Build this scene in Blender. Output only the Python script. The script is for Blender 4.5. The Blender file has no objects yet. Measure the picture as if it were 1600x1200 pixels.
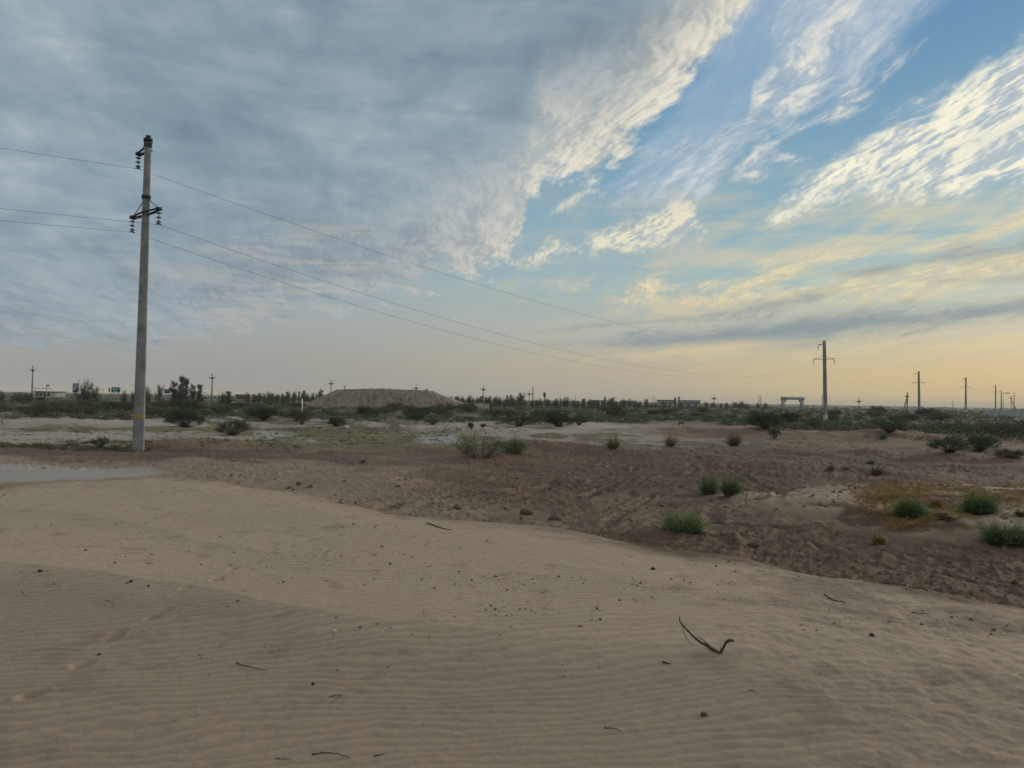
import bpy, math, random
import numpy as np
from mathutils import Matrix, Vector

scene = bpy.context.scene
R = math.radians
random.seed(4); rng = np.random.default_rng(7)

# ------------------------------------------------------------------ camera
CAM = np.array([0.0, 0.0, 2.4]); F = 1200.0
ROT = Matrix.Rotation(R(90 + 1.15), 3, 'X') @ Matrix.Rotation(R(0.93), 3, 'Z')
RN = np.array(ROT)
cam = bpy.data.objects.new('camera', bpy.data.cameras.new('camera'))
scene.collection.objects.link(cam); scene.camera = cam
cam.matrix_world = Matrix.Translation(CAM.tolist()) @ ROT.to_4x4()
cam.data.sensor_width = 36; cam.data.lens = 36 * F / 1600
cam.data.clip_start = .05; cam.data.clip_end = 20000

def ray(px, py):
    return RN @ np.array([(px - 800) / F, -(py - 600) / F, -1.0])
def at(px, py, D):
    d = ray(px, py); return CAM + d * (D / d[1])
def project(P):
    L = (np.asarray(P) - CAM) @ RN
    d = np.where(L[..., 2] < -1e-3, -L[..., 2], 1e-3)
    return 800 + F * L[..., 0] / d, 600 - F * L[..., 1] / d, L[..., 2] < -1e-3
def azel(px, py):
    d = ray(px, py); return math.atan2(d[0], d[1]), d[2] / math.hypot(d[0], d[1])

# ------------------------------------------------------------------ exposure
scene.view_settings.view_transform = 'Standard'; scene.view_settings.look = 'None'
scene.view_settings.exposure = 0.0; scene.view_settings.gamma = 1.0

# ------------------------------------------------------------------ node helper
def lin(c):
    r = []
    for v in c[:3]:
        v = v / 255.0
        r.append(v / 12.92 if v <= .04045 else ((v + .055) / 1.055) ** 2.4)
    return tuple(r)
class NG:
    def __init__(s, tree): s.t = tree; s.n = tree.nodes; s.l = tree.links
    def put(s, sock, v):
        if v is None: return
        if hasattr(v, 'links'): s.l.new(v, sock)
        else: sock.default_value = v
    def m(s, op, a, b=None, c=None, clamp=False):
        n = s.n.new('ShaderNodeMath'); n.operation = op; n.use_clamp = clamp
        s.put(n.inputs[0], a); s.put(n.inputs[1], b); s.put(n.inputs[2], c); return n.outputs[0]
    def add(s, a, b): return s.m('ADD', a, b)
    def sub(s, a, b): return s.m('SUBTRACT', a, b)
    def mul(s, a, b): return s.m('MULTIPLY', a, b)
    def ss(s, x, a, b, lo=0.0, hi=1.0):
        n = s.n.new('ShaderNodeMapRange'); n.interpolation_type = 'SMOOTHSTEP'
        s.put(n.inputs[0], x); n.inputs[1].default_value = a; n.inputs[2].default_value = b
        n.inputs[3].default_value = lo; n.inputs[4].default_value = hi; return n.outputs[0]
    def xyz(s, x, y, z=0.0):
        n = s.n.new('ShaderNodeCombineXYZ'); s.put(n.inputs[0], x); s.put(n.inputs[1], y); s.put(n.inputs[2], z); return n.outputs[0]
    def noise(s, vec, scale, detail=5, rough=.55, dist=0.0, lac=2.0, out=0):
        n = s.n.new('ShaderNodeTexNoise'); s.put(n.inputs['Vector'], vec)
        n.inputs['Scale'].default_value = scale; n.inputs['Detail'].default_value = detail
        n.inputs['Roughness'].default_value = rough; n.inputs['Distortion'].default_value = dist
        n.inputs['Lacunarity'].default_value = lac; return n.outputs[out]
    def mix(s, f, a, b, mode='MIX'):
        n = s.n.new('ShaderNodeMix'); n.data_type = 'RGBA'; n.blend_type = mode
        s.put(n.inputs[0], f)
        for i, v in ((6, a), (7, b)):
            if isinstance(v, tuple) and len(v) == 3: v = v + (1,)
            s.put(n.inputs[i], v)
        return n.outputs[2]
    def ramp(s, f, stops):
        n = s.n.new('ShaderNodeValToRGB'); s.put(n.inputs[0], f); e = n.color_ramp.elements
        while len(e) < len(stops): e.new(.5)
        for i, (p, c) in enumerate(stops): e[i].position = p; e[i].color = tuple(c[:3]) + (1,)
        return n.outputs[0]
    def curve(s, x, pts, y0, y1):
        # piecewise curve through pts (x, y): x already 0..1, y scaled back from 0..1
        n = s.n.new('ShaderNodeFloatCurve'); s.put(n.inputs['Value'], x); n.inputs['Factor'].default_value = 1
        c = n.mapping.curves[0]; pts = sorted(pts)
        while len(c.points) < len(pts): c.points.new(.5, .5)
        for p, (a, b) in zip(c.points, pts):
            p.location = (min(max(a, 0), 1), min(max((b - y0) / (y1 - y0), 0), 1)); p.handle_type = 'VECTOR'
        n.mapping.update()
        return s.m('MULTIPLY_ADD', n.outputs[0], y1 - y0, y0)

# ------------------------------------------------------------------ world sky with cloud layers, all laid out by direction
SUN_AZ, SUN_EL = R(48), R(9)
world = bpy.data.worlds.new('World'); scene.world = world; world.use_nodes = True
world.node_tree.nodes.clear()
g = NG(world.node_tree)
SK = 0.10                                            # background strength
def sc(c, k=1.0): return tuple(v / SK * k for v in lin(c))
tc = g.n.new('ShaderNodeTexCoord').outputs['Generated']
sep = g.n.new('ShaderNodeSeparateXYZ'); g.l.new(tc, sep.inputs[0]); dx, dy, dz = sep.outputs
hyp = g.m('SQRT', g.add(g.mul(dx, dx), g.mul(dy, dy)))
EL = g.m('DIVIDE', dz, g.m('MAXIMUM', hyp, .02))
AZ = g.m('ARCTAN2', dx, dy)
AZ0, AZ1 = R(-60), R(60); E0, E1 = -.2, 1.6
axn = g.m('MULTIPLY_ADD', AZ, 1 / (AZ1 - AZ0), -AZ0 / (AZ1 - AZ0))       # 0..1 over +-60 degrees
zc = g.add(g.m('MAXIMUM', dz, 0), .16)
qx, qy = g.m('DIVIDE', dx, zc), g.m('DIVIDE', dy, zc)                    # plane of the cloud layer
a0 = R(-10)
qa = g.add(g.mul(qx, math.sin(a0)), g.mul(qy, math.cos(a0)))             # along the stream
qb = g.sub(g.mul(qx, math.cos(a0)), g.mul(qy, math.sin(a0)))             # across
def ctr(v, k=1.0): return g.mul(g.sub(v, .5), k)
wv = g.noise(g.xyz(qa, qb, 3.0), 1.1, 4, .55, out=1)                      # vector noise used to warp
wsep = g.n.new('ShaderNodeSeparateColor'); g.l.new(wv, wsep.inputs[0])
wx, wy = ctr(wsep.outputs[0], .35), ctr(wsep.outputs[1], .35)
qaw, qbw = g.add(qa, wx), g.add(qb, wy)
streak = g.noise(g.xyz(g.mul(qaw, .30), qbw, 0.0), 5.0, 8, .62)           # drawn-out cirrus
puff = g.noise(g.xyz(g.mul(qaw, .75), qbw, 5.0), 7.0, 9, .58, .2)          # billows
puff_b = g.noise(g.xyz(g.mul(g.add(qaw, .02), .75), g.add(qbw, -.045), 5.0), 7.0, 4, .5, .2)
softp = g.noise(g.xyz(g.mul(qaw, .75), qbw, 5.0), 7.0, 3, .5, .2)
broad = g.noise(g.xyz(g.mul(qaw, .6), qbw, 9.0), 1.3, 5, .55)
fine = g.noise(g.xyz(g.mul(qaw, .55), qbw, 2.0), 18.0, 6, .6)
cell = g.noise(g.xyz(g.mul(qaw, .42), qbw, 7.0), 30.0, 6, .62, 0)
cell_b = g.noise(g.xyz(g.mul(g.add(qaw, .005), .42), g.add(qbw, -.010), 7.0), 30.0, 6, .62, 0)
# low frequency noise in angle, flattened towards the horizon
ang = g.noise(g.xyz(g.mul(AZ, 1.0), g.mul(EL, 3.6), 1.0), 4.5, 7, .58, .4)
ang2 = g.noise(g.xyz(g.mul(AZ, 1.0), g.mul(EL, 9.0), 4.0), 5.0, 7, .6, .4)

def bcurve(pts):                                     # (px, py) points -> elevation as a function of azimuth
    cv = []
    for p in pts:
        a, e = azel(*p); cv.append(((a - AZ0) / (AZ1 - AZ0), e))
    return g.curve(axn, cv, E0, E1)
def band(up, lo, nz, amp, soft):
    """density of a cloud between an upper and a lower edge; nz roughens both"""
    d = g.m('MINIMUM', g.sub(bcurve(up), EL), g.sub(EL, bcurve(lo)))
    return g.ss(g.add(d, g.add(g.mul(ctr(cell), amp * .38), g.mul(g.add(nz, .18), amp))), 0, soft)

# clear sky: physical sky toned towards the evening colours of the place
nish = g.n.new('ShaderNodeTexSky'); nish.sky_type = 'NISHITA'; nish.sun_disc = False
nish.sun_elevation = SUN_EL; nish.sun_rotation = SUN_AZ; nish.dust_density = 2.5; nish.air_density = 1.2
er = g.m('MULTIPLY', EL, 1 / .8, clamp=True)
clearR = g.ramp(er, [(0, sc((184, 175, 152))), (.045, sc((198, 183, 150))), (.10, sc((186, 186, 168))), (.19, sc((158, 187, 190))),
                     (.34, sc((126, 168, 190))), (.52, sc((98, 147, 184))), (.7, sc((84, 134, 178))), (1, sc((80, 126, 172)))])
clearL = g.ramp(er, [(0, sc((156, 156, 152))), (.06, sc((160, 162, 158))), (.13, sc((160, 170, 174))), (.25, sc((146, 172, 186))),
                     (.5, sc((108, 150, 188))), (1, sc((86, 128, 176)))])
lr = g.ss(AZ, R(-22), R(26))
clear = g.mix(lr, clearL, clearR)
clear = g.mix(.05, clear, nish.outputs[0])
sky = clear

# thin pale veil low over the right half
veil = g.mul(g.ss(EL, .03, .12), g.ss(EL, .20, .34, 1, 0))
veil = g.mul(veil, g.ss(AZ, R(-14), R(18)))
veil = g.mul(veil, g.ss(g.add(streak, ctr(ang2, 1.0)), .30, .72))
sky = g.mix(g.mul(veil, .75), sky, g.mix(g.ss(AZ, R(5), R(34)), sc((196, 192, 176)), sc((226, 214, 176))))
nS = ctr(streak); nP = ctr(puff); nF = ctr(fine); nA = ctr(ang); nA2 = ctr(ang2)
relief = g.add(g.mul(g.sub(softp, puff_b), 3.2), g.add(g.mul(g.sub(cell, cell_b), 3.0), g.mul(ctr(cell), .35)))              # lit / unlit side of the billows
nMix = g.add(g.mul(nS, .6), g.add(g.mul(nP, .6), g.mul(nF, .4)))

# high cirrus veil between the deck and the open blue
cv = band([(940, 305), (985, 250), (1045, 160), (1110, 60), (1160, -60), (1300, -300)],
          [(960, 300), (1020, 305), (1110, 300), (1150, 230), (1240, 190), (1330, 150), (1420, 60), (1500, -10), (1600, -90)], nS, .10, .065)
sky = g.mix(g.mul(cv, g.ss(g.add(streak, g.mul(ctr(cell), .25)), .30, .68, .42, 1)), sky, g.mix(g.ss(g.add(streak, g.mul(ctr(cell), .4)), .45, .75), sc((168, 187, 204)), sc((220, 222, 220))))
p1 = band([(1165, 190), (1180, 120), (1225, 60), (1300, 10), (1330, -20)], [(1165, 195), (1200, 200), (1260, 192), (1290, 130), (1330, 30)], nMix, .10, .07)
p2 = band([(1286, 180), (1310, 150), (1350, 122), (1395, 98)], [(1286, 195), (1300, 196), (1350, 158), (1395, 112)], nMix, .06, .03)
p3 = band([(1150, 270), (1165, 245), (1200, 222), (1240, 240)], [(1150, 278), (1190, 280), (1240, 255)], nMix, .06, .03)
p4 = band([(960, 290), (1010, 240), (1080, 205), (1130, 190), (1180, 180)], [(960, 295), (1040, 270), (1110, 240), (1180, 200)], nMix, .09, .08)
pp = g.m('MAXIMUM', g.m('MAXIMUM', p1, p2), g.m('MAXIMUM', p3, g.mul(p4, .7)))
pp = g.mul(pp, g.ss(g.add(fine, nP), .30, .62, .15, 1))
sky = g.mix(g.mul(pp, .9), sky, g.mix(g.ss(relief, -.4, .4), sc((176, 188, 198)), sc((232, 229, 216))))

# the big bright bank of streaks on the right
b1 = band([(1208, 330), (1216, 308), (1250, 282), (1330, 240), (1400, 192), (1480, 145), (1560, 95), (1600, 55), (1700, -10), (1900, -130)],
          [(1208, 332), (1230, 338), (1300, 312), (1350, 292), (1400, 306), (1500, 302), (1600, 292), (1700, 280), (1900, 250)], nMix, .10, .045)
lane = band([(1300, 297), (1400, 262), (1500, 222), (1600, 180), (1700, 140), (1900, 60)], [(1300, 300), (1400, 275), (1500, 238), (1600, 200), (1700, 160), (1900, 80)], nS, .09, .05)
b1 = g.mul(b1, g.sub(1, g.mul(lane, .35)))
b1 = g.mul(b1, g.ss(g.add(streak, g.mul(nF, .4)), .28, .52, .55, 1))
b1c = g.mix(g.ss(g.add(relief, g.mul(nS, 1.3)), -.55, .50), sc((178, 192, 200)), sc((250, 244, 220)))
sky = g.mix(b1, sky, b1c)

# arrow-shaped streak and the small finger above it
b2 = band([(815, 403), (850, 388), (950, 368), (980, 352), (1020, 336), (1040, 322), (1080, 322), (1100, 355)],
          [(815, 408), (850, 404), (950, 386), (1000, 388), (1040, 382), (1100, 360)], nMix, .055, .022)
b3 = band([(836, 345), (870, 322), (905, 300), (915, 300)], [(836, 348), (870, 334), (905, 308), (915, 302)], nMix, .04, .02)
bb = g.m('MAXIMUM', b2, b3)
sky = g.mix(g.mul(bb, .92), sky, g.mix(g.ss(g.add(relief, nS), -.5, .4), sc((174, 186, 190)), sc((236, 228, 202))))

# warm bright layers low on the right, with slate streaks inside
w1 = band([(900, 450), (1000, 440), (1120, 425), (1300, 400), (1400, 385), (1500, 355), (1600, 335), (1900, 300)],
          [(900, 452), (1000, 470), (1120, 490), (1300, 475), (1400, 470), (1500, 460), (1600, 455), (1900, 450)], nS, .10, .06)
w1 = g.mul(w1, g.ss(g.add(streak, nA2), .34, .66, .15, 1))
sky = g.mix(g.mul(w1, .85), sky, g.mix(g.ss(relief, -.45, .4), sc((204, 196, 170)), sc((244, 226, 178))))
m1 = band([(1000, 480), (1070, 455), (1120, 470), (1170, 490)], [(1000, 492), (1060, 506), (1120, 500), (1170, 492)], nP, .08, .04)
sky = g.mix(g.mul(m1, .5), sky, sc((224, 205, 168)))
slate = sc((124, 143, 156)); slate2 = sc((142, 154, 160))
for up, lo, k in (
    ([(1080, 492), (1150, 482), (1270, 458), (1300, 456)], [(1080, 500), (1150, 496), (1270, 474), (1300, 460)], .8),
    ([(1290, 428), (1340, 418), (1400, 406), (1440, 402)], [(1290, 430), (1350, 434), (1400, 428), (1440, 412)], .9),
    ([(1440, 402), (1500, 386), (1560, 376), (1600, 366), (1900, 330)], [(1440, 408), (1500, 414), (1560, 404), (1600, 396), (1900, 370)], .9),
    ([(1500, 436), (1560, 432), (1600, 424), (1900, 400)], [(1500, 440), (1560, 446), (1600, 446), (1900, 430)], .7),
    ([(910, 535), (1000, 525), (1100, 508), (1250, 490), (1400, 474), (1500, 470), (1600, 462), (1900, 450)],
     [(910, 540), (1000, 548), (1100, 545), (1250, 540), (1400, 520), (1500, 510), (1600, 500), (1900, 490)], .8)):
    sky = g.mix(g.mul(band(up, lo, g.add(nS, g.mul(nA2, .6)), .05, .028), k), sky, slate if k > .75 else slate2)
l1 = band([(1000, 552), (1080, 540), (1160, 535), (1200, 536)], [(1000, 556), (1080, 556), (1160, 548), (1200, 540)], nS, .05, .02)
l2 = band([(1380, 548), (1450, 538), (1600, 530), (1900, 520)], [(1380, 550), (1450, 546), (1600, 543), (1900, 540)], nS, .05, .02)
sky = g.mix(g.mul(g.m('MAXIMUM', l1, l2), .7), sky, sc((226, 206, 158)))

# the grey deck over the left, its rim lit from the low sun
dv = bcurve([(-500, 578), (-200, 576), (0, 572), (200, 562), (350, 534), (450, 508), (560, 492), (620, 470), (690, 448), (760, 436), (800, 412), (822, 372),
             (826, 326), (850, 300), (920, 282), (965, 262), (1000, 222), (1050, 165), (1090, 120), (1130, 70), (1185, 0), (1290, -160), (1500, -500)])
sd = g.sub(EL, dv)
edge = g.add(sd, g.add(g.mul(nP, .13), g.add(g.mul(nS, .08), g.add(g.mul(ctr(cell), .05), g.mul(nF, .05)))))
deck = g.ss(edge, -.004, .032)
inner = g.add(g.mul(nA, .80), g.add(g.mul(ctr(softp), .62), g.add(g.mul(ctr(cell), .12), g.mul(ctr(broad), 1.0))))
dcol = g.ramp(g.m('MULTIPLY_ADD', inner, 1.0, .5, clamp=True),
              [(0, sc((104, 124, 140))), (.32, sc((120, 140, 156))), (.54, sc((135, 155, 169))), (.76, sc((157, 172, 181))), (1, sc((192, 197, 196)))])
rimw = g.ss(AZ, R(-12), R(7), .42, 1.0)
rim = g.mul(g.ss(g.add(sd, g.mul(nP, .12)), .0, .22, 1, 0), rimw)
rim = g.mul(rim, g.ss(g.add(relief, g.mul(nP, .9)), -.80, .80, .40, 1))
dcol = g.mix(rim, dcol, g.mix(g.ss(AZ, R(-16), R(2)), sc((192, 192, 186)), sc((236, 229, 210))))
hot = g.mul(g.ss(puff, .64, .78), g.ss(ang, .5, .68))
dcol = g.mix(g.mul(hot, .6), dcol, sc((196, 198, 194)))
# wisps low in the deck
wis = g.mul(g.mul(g.ss(EL, .035, .08), g.ss(EL, .17, .26, 1, 0)), g.ss(g.add(ang2, g.mul(ctr(cell), .2)), .48, .66))
wis = g.mul(wis, g.ss(AZ, R(-34), R(-12)))
dcol = g.mix(g.mul(wis, .65), dcol, sc((186, 184, 174)))
low = g.ss(EL, .005, .07, .40, 1)
sky = g.mix(g.mul(deck, low), sky, dcol)

# dusty air close to the horizon
hz = g.mix(g.ss(AZ, R(-12), R(12)), g.ss(EL, .0, .055, 1, 0), g.ss(EL, .0, .085, 1, 0))
hcol = g.mix(g.ss(AZ, R(-14), R(12)), sc((156, 158, 157)), sc((178, 171, 156)))
hcol = g.mix(g.ss(AZ, R(6), R(28)), hcol, sc((220, 193, 134)))
sky = g.mix(g.mul(hz, .55), sky, hcol)

# sky that lies outside the picture: brightness added overhead to light the ground, glow round the veiled sun
over = g.ss(EL, .75, 1.5)
glow_v = g.n.new('ShaderNodeVectorMath'); glow_v.operation = 'DOT_PRODUCT'; g.l.new(tc, glow_v.inputs[0])
glow_v.inputs[1].default_value = (math.sin(SUN_AZ) * math.cos(SUN_EL), math.cos(SUN_AZ) * math.cos(SUN_EL), math.sin(SUN_EL))
glow = g.mul(g.ss(glow_v.outputs['Value'], .90, 1.0), g.ss(AZ, R(34), R(42)))
back = g.mul(g.ss(g.m('ABSOLUTE', AZ), R(70), R(140)), g.ss(EL, .1, .5))
OVER_K, GLOW_K, BACK_K = .85, 3.0, 1.0
sky = g.mix(over, sky, sc((238, 232, 222), OVER_K))
sky = g.mix(g.mul(glow, .8), sky, sc((255, 220, 165), GLOW_K))
bg = g.n.new('ShaderNodeBackground'); g.l.new(sky, bg.inputs[0]); bg.inputs[1].default_value = SK
wo = g.n.new('ShaderNodeOutputWorld'); g.l.new(bg.outputs[0], wo.inputs[0])
world.cycles.sampling_method = 'MANUAL'; world.cycles.sample_map_resolution = 512

sun = bpy.data.objects.new('sun', bpy.data.lights.new('sun', 'SUN')); scene.collection.objects.link(sun)
sun.data.energy = 1.7; sun.data.angle = R(11); sun.data.color = (1, .90, .78)
sun.rotation_euler = (R(90) - SUN_EL, 0, -SUN_AZ + math.pi)
# ------------------------------------------------------------------ numpy noise
_perm = np.random.default_rng(11).permutation(4096)
def _hash(i, j): return _perm[(i + _perm[j & 4095]) & 4095]
def perlin(x, y):
    xi = np.floor(x).astype(np.int64); yi = np.floor(y).astype(np.int64); xf = x - xi; yf = y - yi
    u = xf * xf * xf * (xf * (xf * 6 - 15) + 10); v = yf * yf * yf * (yf * (yf * 6 - 15) + 10)
    def gr(i, j, a, b):
        h = _hash(i & 4095, j) * (2 * math.pi / 4096); return np.cos(h) * a + np.sin(h) * b
    n0 = gr(xi, yi, xf, yf) * (1 - u) + gr(xi + 1, yi, xf - 1, yf) * u
    n1 = gr(xi, yi + 1, xf, yf - 1) * (1 - u) + gr(xi + 1, yi + 1, xf - 1, yf - 1) * u
    return (n0 * (1 - v) + n1 * v) * 1.5
def fbm(x, y, o=4, r=.5, s=0):
    t = 0; a = 1
    for k in range(o):
        t = t + a * perlin(x * 2 ** k + 17.3 * (k + s), y * 2 ** k - 9.1 * (k + s)); a *= r
    return t
def sst(x, a, b):
    t = np.clip((x - a) / (b - a), 0, 1); return t * t * (3 - 2 * t)

# ------------------------------------------------------------------ the lie of the land
ZD = .80                                              # top of the sand sheet the photographer stands on
def on_plane(px, py, z):
    d = ray(px, py); t = (z - CAM[2]) / d[2]; return CAM + d * t
_e = [(-900, 800), (-300, 772), (0, 757), (100, 744), (230, 740), (350, 748), (450, 760), (520, 776), (560, 784), (600, 791), (700, 803), (800, 811), (900, 822), (1000, 838), (1100, 850),
      (1200, 872), (1300, 893), (1400, 903), (1500, 920), (1600, 943), (1800, 985), (2100, 1040)]
_ep = [on_plane(a, b, ZD) for a, b in _e]
EAZ = np.array([math.atan2(p[0], p[1]) for p in _ep]); ED = np.array([math.hypot(p[0], p[1]) for p in _ep])
_c = [(-600, 870), (0, 893), (100, 899), (200, 912), (300, 931), (400, 952), (500, 968), (600, 982), (700, 992), (820, 1003), (1000, 1015), (1300, 1035), (1700, 1060)]
_cp = [on_plane(a, b, ZD) for a, b in _c]
CAZ = np.array([math.atan2(p[0], p[1]) for p in _cp]); CD = np.array([math.hypot(p[0], p[1]) for p in _cp])
_k = [(-600, 770), (0, 795), (100, 805), (200, 822), (300, 848), (450, 880), (700, 900), (1000, 915), (1300, 960), (1700, 990)]
_kp = [on_plane(a, b, ZD) for a, b in _k]
KAZ = np.array([math.atan2(p[0], p[1]) for p in _kp]); KD = np.array([math.hypot(p[0], p[1]) for p in _kp])
prints = []
_pr = [(50, 1082, 1.2), (130, 1035, 1.1), (176, 996, 1), (184, 988, 1), (238, 968, 1), (258, 958, 1), (277, 938, 1), (292, 931, 1), (336, 921, .9), (344, 914, .9), (361, 901, .9), (367, 898, .9), (402, 890, .8), (406, 884, .8),
       (421, 874, .8), (456, 862, .7), (484, 853, .7), (530, 830, .7), (570, 810, .7), (600, 800, .7), (430, 876, .8)]
for a, b, s_ in _pr:
    p = on_plane(a, b, ZD); prints.append((p[0], p[1], s_))
_kb = on_plane(1560, 772, .35)                        # the low sandy bank with the yellow weeds
BX, BY = _kb[0], _kb[1]
mounds = []
for px, py, D, w, h in ((1060, 0, 66, 6, .30), (990, 0, 58, 5, .35), (1150, 0, 64, 5, .35), (870, 0, 52, 6, .30), (1330, 0, 62, 8, .45), (1250, 0, 58, 4, .35), (1420, 0, 60, 5, .4), (1345, 0, 40, 1.6, .22),
                        (540, 0, 22, 2.2, .22), (300, 0, 38, 3.5, .25), (255, 0, 66, 9, .25), (640, 0, 26, 3, .15), (760, 0, 34, 3, .2), (860, 0, 40, 4, .25), (90, 0, 62, 8, .3), (620, 0, 64, 9, .5), (500, 0, 72, 8, .35), (1570, 0, 44, 5, .25)):
    p = at(px, 640, D); mounds.append((p[0], D, w, h))

def pan_mask(x, y):
    return sst(y + .4 * perlin(x * .3, y * .3), 20.6, 22.2) * (1 - sst(y, 24.6, 26.2)) * (1 - sst(x, -11.5, -10))
def bank(x, y):
    a = (x - BX + 0.5) / 5.6; b = (y - BY) / 4.6
    r = np.sqrt(np.maximum(a, -9) ** 2 * np.where(a > 0, .15, 1) + b * b) + .16 * perlin(x * .5, y * .5) + .05 * perlin(x * 2, y * 2)
    return 1 - sst(r, .50, 1.25)
TR = []
for pa_, pb_ in (((585, 792), (1010, 716)), ((640, 800), (1060, 722)), ((700, 812), (930, 748)), ((430, 740), (900, 690)), ((860, 815), (990, 765)), ((1010, 830), (1600, 905)), ((1020, 812), (1600, 880)), ((930, 700), (1480, 718)), ((1090, 690), (1240, 860))):
    a_, b_ = on_plane(*pa_, -.05), on_plane(*pb_, -.05); d_ = (b_ - a_)[:2]; L_ = float(np.hypot(*d_)); TR.append((a_[0], a_[1], d_[0] / L_, d_[1] / L_, L_))
def track(x, y):
    t = np.zeros_like(x)
    for ax_, ay_, ux, uy, L_ in TR:
        u = (x - ax_) * ux + (y - ay_) * uy; v = -(x - ax_) * uy + (y - ay_) * ux + .25 * np.sin(u * .45 + ax_) + .12 * perlin(x * .9, y * .9)
        m = sst(u, -.5, .8) * (1 - sst(u, L_ - .8, L_ + .5)) * (.65 + .5 * perlin(x * .8 + 5, y * .8))
        for c in (-.78, .78):
            w = np.abs(v - c); t = t + m * (-np.exp(-(w / .13) ** 4) * (.75 + .25 * np.sign(np.sin(u * 26 + np.abs(v - c) * 14))) + .75 * np.exp(-((w - .23) / .07) ** 2) * (.4 + .9 * np.abs(perlin(x * 3.5, y * 3.5)) * 1.6))
    return t
def zones(x, y):
    D = np.hypot(x, y); az = np.arctan2(x, y)
    e = np.interp(az, EAZ, ED) * (1 + .02 * perlin(x * .8, y * .8) + .008 * perlin(x * 3.1, y * 3.1))
    return D, az, e - D
def H(x, y, fine=True):
    x = np.asarray(x, float); y = np.asarray(y, float)
    D, az, s = zones(x, y)
    dune = sst(s + .25 * perlin(x * .7, y * .7), -1.9, .35)
    z = -.30 * sst(D, 45, 150) + (-.12 + .10 * perlin(x * .09, y * .09)) * sst(-s, 0, 6)
    z = z + dune * (ZD - .25) + .25 * sst(s, -5.0, 0.0)
    z = z + dune * (.035 * perlin(x * .35 + 3, y * .35) + .10 * (sst(s, 0, 2.5) - 1) * .6)
    # sand lip, near side falls towards the camera
    for CA, CDD, hh in ((CAZ, CD, .050), (KAZ, KD, .020)):
        c = np.interp(az, CA, CDD) * (1 + .012 * perlin(x * 1.2, y * 1.2)) - D
        z = z + dune * hh * (np.exp(-np.maximum(c, 0) / .55) * (c > 0) + np.exp(-np.maximum(-c, 0) / 2.5) * (c <= 0)) * np.clip(1.1 - az * .9, .35, 1.3)
    z = z + bank(x, y) * (.34 + .05 * perlin(x * .9, y * .9) + .04 * fbm(x * 2.2, y * 2.2, 4, .65, 87)) * (1 - dune)
    for mx, my, w, h in mounds:
        r = ((x - mx) ** 2 + (y - my) ** 2 * 2.2) / w ** 2
        z = z + h * np.exp(-r * 1.5) * (1 + .4 * perlin(x * .7, y * .7))
    rough = sst(-s, .1, 2.5)
    z = z + rough * (.16 * fbm(x * .16, y * .16, 3, .5, 3) * sst(D, 12, 40) + .04 * fbm(x * .7, y * .7, 3, .55, 5)) * (1 - .9 * pan_mask(x, y))
    if not fine: return z
    # wind ripples
    ph = (y * .96 - x * .22) + .22 * perlin(x * .55, y * .8) + .055 * perlin(x * 1.9, y * 3.0) + .3 * perlin(x * .16, y * .2) + .018 * perlin(x * 7, y * 10)
    lam = .086
    t = ph / lam; fr = t - np.floor(t)
    rip = np.where(fr < .68, fr / .68, (1 - fr) / .32); rip = rip * rip * (3 - 2 * rip)
    amp = .0066 * (.30 + .70 * sst(fbm(x * .45, y * .6, 3, .5, 9), -.45, .35)) * (1 - .25 * sst(D, 8, 15))
    tread = sst(az * 1.0 + .35 * perlin(x * .5, y * .5), .1, .55)            # churned sand on the right has weaker ripples
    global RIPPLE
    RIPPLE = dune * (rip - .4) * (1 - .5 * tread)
    z = z + dune * rip * amp * (1 - .50 * tread)
    z = z + dune * (.010 * fbm(x * 2.2, y * 2.6, 4, .55, 2) * (.35 + .9 * tread))
    z = z + dune * .004 * fbm(x * 9, y * 12, 3, .6, 6) * (.35 + tread)
    for fx, fy, sz in prints:
        dx_ = (x - fx); dy_ = (y - fy); a = .45
        u = dx_ * math.cos(a) - dy_ * math.sin(a); v = dx_ * math.sin(a) + dy_ * math.cos(a)
        r = (u / (.040 * sz)) ** 2 + (v / (.062 * sz)) ** 2
        k_ = r < 30
        z = z - np.where(k_, .030 * sz * np.exp(-np.minimum(r * 1.2, 30) ** 1.5) - .0025 * np.exp(-(np.sqrt(r) - 1.4) ** 2 * 9), 0)
    # ploughed, wheel-rutted soil beyond the sand
    a = .47; x0_, y0_ = x, y; x = x + .5 * perlin(y * .4, x * .4); u = x * math.cos(a) - y * math.sin(a); v = x * math.sin(a) + y * math.cos(a)
    u = u + .5 * perlin(x * .12, y * .12)
    rut = fbm(u * 1.9, v * .16, 4, .6, 7); rid = 1 - np.abs(rut) * 1.6
    near = (1 - sst(D, 45, 75)) * (1 - .9 * pan_mask(x, y))
    z = z + rough * near * (.045 * rid * sst(fbm(x * .12, y * .12, 2, .5, 4), -.5, .4) + .021 * fbm(x * 4.6, y * 4.6, 4, .68, 8) * (.4 + sst(fbm(x * .3, y * .3, 2, .5, 44), -.4, .4)))
    z = z + rough * near * .050 * track(x, y)
    cl = fbm(x * 6.5, y * 6.5, 2, .6, 12)
    z = z + rough * near * .020 * sst(cl, .30, .75) * (.3 + sst(fbm(x * .25, y * .25, 2, .5, 45), -.3, .5))
    return z
def Hs(x, y): return float(H(np.array([x]), np.array([y]))[0])
def hit(px, py):
    """where the line of sight through (px, py) meets the ground"""
    d = ray(px, py); D = np.geomspace(2, 4000, 6000)
    P = CAM[None] + d[None] * (D / d[1])[:, None]
    below = P[:, 2] < H(P[:, 0], P[:, 1], False)
    i = int(np.argmax(below)) if below.any() else len(D) - 1
    x, y = P[i, 0], P[i, 1]; return np.array([x, y, Hs(x, y)])

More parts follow.
